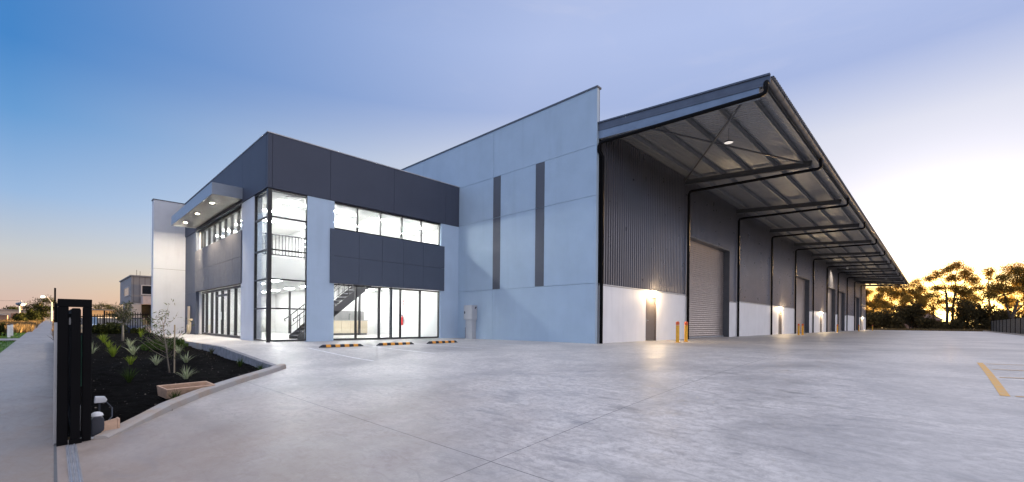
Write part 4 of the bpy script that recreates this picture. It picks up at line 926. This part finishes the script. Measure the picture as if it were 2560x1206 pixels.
m = MB(); m.prism([(-17, -.5), (-2.4, -.5), (-2.4, 2.4), (-4.5, 2.75), (-17, 3.05)], 'X', -176, -163); m.build('wall', 'far_beige', sh)
m = MB(); m.prism([(-17, 3.06), (-4.5, 2.76), (-2.2, 2.41), (-2.2, 2.55), (-4.5, 2.9), (-17, 3.2)], 'X', -176.2, -162.7); m.build('roof', 'far_grey', sh)
m = MB(); m.box(-163.1, -162.9, -7.2, -4.6, .0, 2.05); m.build('roller_door', 'brick_brown', sh)
m = MB(); m.box(-163.1, -162.92, -16.5, -7.4, 0, 1.0); m.build('dark_base', 'far_grey', sh)
hu = bldg('brick_hut', (-160, -9, 0), 'small brown brick hut with a dark roof at the left edge'); m = MB(); m.box(-162, -159, -12, -7.6, -.3, 1.5); m.build('wall', 'brick_brown', hu)
m = MB(); m.prism([(-12.3, 1.51), (-7.3, 1.51), (-9.8, 2.2)], 'X', -162.3, -158.7); m.build('roof', 'far_grey', hu)
wt = empty('water_tower', (-209.2, -7.1, 0), 'blue grey bowl shaped water tower on a slim stem behind the shed', 'water tower')
m = MB(); m.lathe([(.001, 4.6), (.55, 4.75), (1.15, 5.15), (1.25, 5.45), (1.1, 5.7), (.4, 5.9), (.15, 6.0), (.12, 6.5)], (0,0,0), 20); m.build('tank', 'tank_blue', wt, world=False, smooth=True)
m = MB(); m.lathe([(.30, -.5), (.22, 4.6)], (0,0,0), 12); m.build('stem', 'far_beige', wt, world=False, smooth=True)
def street_lamp(x, y, z, h, ax, ay, hd, label):
    r = empty('street_lamp', (x, y, z), label, 'street lamp'); m = MB(); m.tube([(0,0,-.4),(0,0,h)], [.14, .10], 8); m.build('pole', 'far_wall', r, world=False)
    m = MB(); m.tube([(0,0,h-.1),(ax*.5,ay*.5,hd-z+.05),(ax,ay,hd-z)], .04, 6); m.build('arm', 'far_wall', r, world=False)
    m = MB(); m.lathe([(.001,-.18),(.20,-.12),(.28,0),(.22,.12),(.001,.16)], (ax,ay,hd-z), 12); m.build('lantern', 'lamp_street', r, world=False, smooth=True)
street_lamp(-115.6, -.24, .30, 3.5, -1.1, -1.1, 4.75, 'lit street lamp on a pale pole in front of the big far tree')
street_lamp(-134.7, -4.8, .30, 3.0, .5, .5, 3.6, 'small lit street lamp on a slim pole beside the water tower')
wi = MB(); wi.tube([(-209, -7.5, 6.45), (-212, -10, 6.35), (-220, -18, 6.45)], .03, 5); tag(wi.build('power_line', 'far_dark'), 'thin dark power line running to the left edge', 'power line')
ob2 = bldg('block_building', (-102, 6, 0), 'low orange block building with a flat roof beyond the fence')
m = MB(); m.box(-108, -101.6, 4.1, 7.6, -.5, 2.30); m.build('wall', 'orange_block', ob2); m = MB(); m.box(-108.1, -101.5, 4.0, 7.7, 2.302, 2.42); m.build('roof', 'far_grey', ob2)
m = MB(); m.box(-101.61, -101.56, 6.9, 7.4, .2, 1.6); m.build('doorway', 'far_dark', ob2)
nb = bldg('neighbouring_office', (-65.8, 6.1, -.5), 'grey neighbouring office with a projecting upper storey and small dark windows')
m = MB(); m.box(-77.8, -65.8, 6.1, 16, 2.75, 5.72); m.build('upper_storey', 'far_cladding', nb); m = MB(); m.box(-77.9, -65.7, 6.0, 16.1, 5.722, 5.86); m.build('roof_capping', 'far_grey', nb)
m = MB(); m.box(-77.2, -66.6, 7.0, 16, -1, 2.745); m.build('ground_storey', 'far_dark', nb)
m = MB(); m.box(-66.5, -65.85, 6.15, 7.0, -1, 2.15); m.box(-66.5, -65.85, 6.15, 7.0, 2.152, 2.74); m.build('white_pier', 'far_wall', nb)
m = MB(); m.box(-73.5, -72.9, 6.2, 6.9, -1, 2.745); m.build('white_pier', 'far_wall', nb)
def far_win(b0, parent):
    x0, x1, y0, y1, z0, z1 = b0; m = MB(); m.box(*b0); f = m.build('window', 'dark_glass', parent); m = MB(); e = .10
    if x1-x0 < y1-y0:
        for q in ((y0-e, y1+e, z0-e, z0), (y0-e, y1+e, z1, z1+e), (y0-e, y0, z0, z1), (y1, y1+e, z0, z1)): m.box(x0, x1+.03, q[0], q[1], q[2], q[3])
    else:
        for q in ((x0-e, x1+e, z0-e, z0), (x0-e, x1+e, z1, z1+e), (x0-e, x0, z0, z1), (x1, x1+e, z0, z1)): m.box(q[0], q[1], y0-.03, y1, q[2], q[3])
    m.build('window_frame', 'far_wall', f)
far_win((-72.4, -67.6, 6.05, 6.15, 3.65, 4.55), nb); far_win((-65.85, -65.76, 7.05, 8.6, 3.75, 4.7), nb)
m = MB(); m.box(-66.4, -64.2, 6.95, 8.6, 2.55, 3.45); m.build('balcony_panel', 'pink_panel', nb)
m = MB(); m.tube([(-66.2, 6.6, 5.86), (-66.2, 6.6, 6.5)], .02, 5); m.tube([(-66.2, 6.9, 5.86), (-66.2, 6.9, 6.35)], .02, 5); m.build('antenna', 'far_dark', nb)
m = MB(); m.box(-80.5, -77.95, 6.6, 16, 1.9, 2.9); m.build('side_awning', 'pink_panel', nb)
m = MB(); m.lathe([(.12, -.5), (.12, .75), (.001, .80)], (-49.3, 5.34, 0), 12); tag(m.build('marker_post', 'reflective_orange'), 'orange marker post behind the boundary fence', 'post')
def car(loc, rz, paint, label, lit):
    r = empty('parked_car', loc, label, 'car', rz=rz); m = MB(); L = 2.15
    sec = [(-2.15,.35,.55,.70),(-2.05,.28,.80,.82),(-1.2,.24,.92,.87),(.9,.24,.90,.88),(1.7,.26,.78,.84),(2.1,.34,.62,.72)]; rings = []
    for x, zl, zh, hw in sec: rings.append([(x,-hw,zl+.1),(x,-hw*.94,zl),(x,hw*.94,zl),(x,hw,zl+.1),(x,hw,zh-.14),(x,hw*.90,zh),(x,-hw*.90,zh),(x,-hw,zh-.14)])
    b = [p for q in rings for p in q]; f = [(i*8+k, i*8+(k+1) % 8, (i+1)*8+(k+1) % 8, (i+1)*8+k) for i in range(len(sec)-1) for k in range(8)]+[tuple(range(8))[::-1], tuple(range(40, 48))]
    m.add(b, f); m.build('body', paint, r, world=False, smooth=False, bevel=.02)
    m = MB(); lo = [(-1.75,-.74,.86),(1.05,-.74,.88),(1.05,.74,.88),(-1.75,.74,.86)]; hi = [(-1.15,-.58,1.38),(.25,-.58,1.40),(.25,.58,1.40),(-1.15,.58,1.38)]
    m.add(lo+hi, [(0,1,5,4),(1,2,6,5),(2,3,7,6),(3,0,4,7)]); m.build('windows', 'car_glass', r, world=False)
    m = MB(); m.box(-1.18, .28, -.59, .59, 1.385, 1.435); m.build('car_roof', paint, r, world=False, bevel=.02)
    for x in (-1.35, 1.35):
        for y in (-.80, .80):
            m = MB(); m.tube([(x, y-.1, .31), (x, y+.1, .31)], .31, 16); wq = m.build('wheel', 'tyre_black', r, world=False)
            m = MB(); s = 1 if y > 0 else -1; m.tube([(x, y+.101*s, .31), (x, y+.112*s, .31)], .19, 12); m.build('rim', 'galvanised', wq, world=False)
    for y in (-.6, .6): m = MB(); m.box(2.0, 2.125, y-.14, y+.14, .56, .68); m.build('headlight', 'headlight' if lit else 'white_plastic', r, world=False, bevel=.02)
car((-44.2, 4.2, float(path_z(-44))-.1), R(-15), 'car_blue', 'dark blue car with pale headlights parked behind the boundary fence', True)
car((-47.5, 2.9, float(path_z(-46))-.1), R(12), 'car_white', 'white car parked behind the boundary fence and dark shrub', False)

# ------------------------------------------------------------------ beyond the yard on the right
rf = empty('side_fence', (7, 76, 0), 'dark slatted fence along the right hand edge of the yard', 'fence')
m = MB()
for z in (.15, 1.0, 1.75): m.box(7.03, 7.07, 20, 116, z, z+.05)
m.build('rail', 'fence_dark', rf)
m = MB()
for y in np.arange(20.05, 116, .16): m.box(6.99, 7.025, y-.055, y+.055, -.1, 1.88)
m.build('slats', 'fence_dark', rf)
for y in np.arange(20, 117, 4.8): m = MB(); m.box(6.94, 7.09, y-.05, y+.05, -.1, 1.96); m.build('post', 'gate_black', rf)
ho = empty('brick_house', (-1, 172, 0), 'distant brick house with a dark hipped roof between the trees', 'house')
m = MB(); m.box(-7, 1.0, 168, 182, -.5, 2.5); m.build('wall', 'brick_brown', ho)
m = MB(); m.add([(-7.6,167.4,2.5),(1.6,167.4,2.5),(1.6,182.6,2.5),(-7.6,182.6,2.5),(-3,172,5.7),(-3,178,5.7)], [(0,1,4),(1,2,5,4),(2,3,5),(3,0,4,5),(3,2,1,0)]); m.build('roof', 'roof_tile', ho)
m = MB(); m.box(-1.6, .2, 167.9, 167.99, .8, 2.0); m.build('window', 'dark_glass', ho); m = MB(); m.box(-5.8, -4.2, 167.9, 167.99, .8, 2.0); m.build('window', 'dark_glass', ho)
G1 = 'gum trees behind the yard'
tree(1.9, 133.6, -.1, [([(-.4,-.2,-.5),(-.3,-.2,4),(-.5,-.2,8.2)], .30, .2), ([(.5,.5,-.5),(.5,.5,5),(.9,.5,8.6)], .26, .16)],
     [(-3.2,-2.6,11.2,1.2,1.2,.7),(-1.8,-1.5,12.3,1.2,1.2,.8),(0,0,13.3,1.3,1.3,.9),(1.3,1.2,14.0,1.2,1.2,.9),(2.4,2,12.6,1.4,1.4,1.0),(.4,.2,11.2,1.5,1.5,.9),(3.3,3,11.0,1.5,1.5,1.3),(-1.9,-1.5,9.2,1.4,1.4,.7),(.8,.7,9.0,1.8,1.8,.8),(2.5,2.4,8.3,1.6,1.6,.9),(-2.9,-2.4,7.4,1.1,1.1,.7),(.2,.2,6.6,1.3,1.3,.5),(2.8,2.5,6.0,1.5,1.5,.7),(1.6,1.5,4.4,1.2,1.2,.6)], 20000, .13, 'leaf_gum', 'tall open gum tree with twin trunks in front of the setting sun', seed=11, group=G1)
tree(8.9, 105.6, -.1, [([(-.7,-.6,-.5),(-.6,-.5,1.5),(-.1,0,3.2),(.3,.3,5.2)], .28, .16), ([(-.5,-.4,2),(-.9,-.8,4),(-1.2,-1.0,6)], .14, .08), ([(.0,.1,3.2),(1.0,.9,4.6),(1.3,1.2,6)], .12, .07)],
     [(.2,.2,10.0,1.4,1.4,.8),(1.8,1.6,9.6,1.3,1.3,.8),(-1.4,-1.2,8.6,1.0,1.0,.6),(.8,.7,8.3,1.4,1.4,.7),(-2.2,-1.9,7.2,1.2,1.2,.6),(-.6,-.5,6.9,1.3,1.3,.6),(1.8,1.7,7.2,1.5,1.5,.8),(-2.6,-2.2,5.9,1.1,1.1,.5),(-1,-.8,5.2,1.0,1.0,.5),(2.2,2.0,5.4,1.3,1.3,.7)], 19000, .11, 'leaf_gum', 'spreading gum tree with a forked leaning trunk behind the side fence', seed=12, group=G1)
tree(8.3, 146.6, -.1, [([(0,0,-.5),(.2,.1,6),(0,0,11)], .25, .12)], [(0,0,13.6,.9,.9,.8),(.4,.3,12.3,.8,.8,.8),(-1.2,-1,9.5,1.3,1.3,.8),(1.0,1,9,1.4,1.4,1)], 3200, .15, 'leaf_gum', 'slender gum tree whose small crown stands alone against the white sky', seed=13, group=G1)
for k, (x, y, h, n, lb) in enumerate(((-11.5, 141.5, 10.6, 6500, 'bushy gum tree showing under the canopy end beside the warehouse'), (-8.0, 146, 11.2, 6500, 'leafy gum tree just right of the warehouse end, thin trunk'), (-4.4, 148.5, 12.4, 6500, 'leafy gum tree whose top reaches above the canopy tip'), (-.8, 152, 10.6, 4200, 'lower gum tree left of the sun glow'), (-15.5, 146, 10.5, 3000, 'gum tree mostly hidden behind the warehouse end'), (12.8, 128, 11.0, 6000, 'gum tree standing past the forked one at the right edge'), (5.2, 158, 9.5, 5000, 'hazy gum tree far behind the twin trunked one'))):
    rg = np.random.default_rng(60+k); cl = []
    for q in range(20):
        a = rg.uniform(0, 6.28); zq = h*(.30+.66*(q+.5)/20); rr = rg.uniform(.4, 3.2)*(1.15-.5*abs(zq/h-.65)*2); cl.append((math.cos(a)*rr, math.sin(a)*rr, zq, rg.uniform(.9, 1.5), rg.uniform(.9, 1.5), rg.uniform(.6, 1.0)))
    tree(x, y, -.1, [([(0,0,-.5),(.25,.1,h*.25),(.1,0,h*.48)], .24, .14)], cl, int(n*2.1), .135, 'leaf_gum', lb, seed=30+k, group=G1)
for k, (x, y, rx, ry, h, n, lb) in enumerate(((5.6, 131.5, 3.4, 3.2, 6.4, 5200, 'large dark rounded bush at the end of the yard, between fence and twin trunks'), (9.3, 128, 2.6, 2.4, 4.4, 2600, 'dark bush tucked behind the far end of the side fence'), (-10.8, 128.5, 2.6, 2.2, 4.6, 3000, 'dark bush beside the far corner of the warehouse'), (-7.4, 131, 2.6, 2.4, 5.3, 3200, 'dark tall bush next right of the warehouse corner'), (-4.2, 134, 2.3, 2.2, 6.0, 3000, 'dark pointed bush below the leafy gum trees'), (-1.6, 131, 2.0, 1.8, 3.0, 2000, 'low brown bush in front of the brick house'), (1.4, 128, 2.2, 1.6, 2.0, 1800, 'low dark bush at the foot of the twin trunks'), (12.6, 118, 3.0, 3.0, 4.4, 2600, 'dark bush behind the side fence under the forked gum'), (11.5, 108, 2.4, 2.4, 3.2, 2000, 'nearest dark bush behind the side fence at the right edge'))):
    shrub(x, y, -.15, rx, ry, h, n, .26, 'leaf_bush', lb, 'bush', seed=40+k, group='dark bushes beyond the yard', lumps=12)
n = 5000; gx = rng.uniform(-14, 14, n); gy = rng.uniform(114.5, 128, n)
tag(blades('rough_grass', np.stack([gx, gy, 0*gx-.12], 1), .5, .12, 'blade_dry', .35), 'rough dry grass beyond the far edge of the yard', 'grass', kind='stuff')
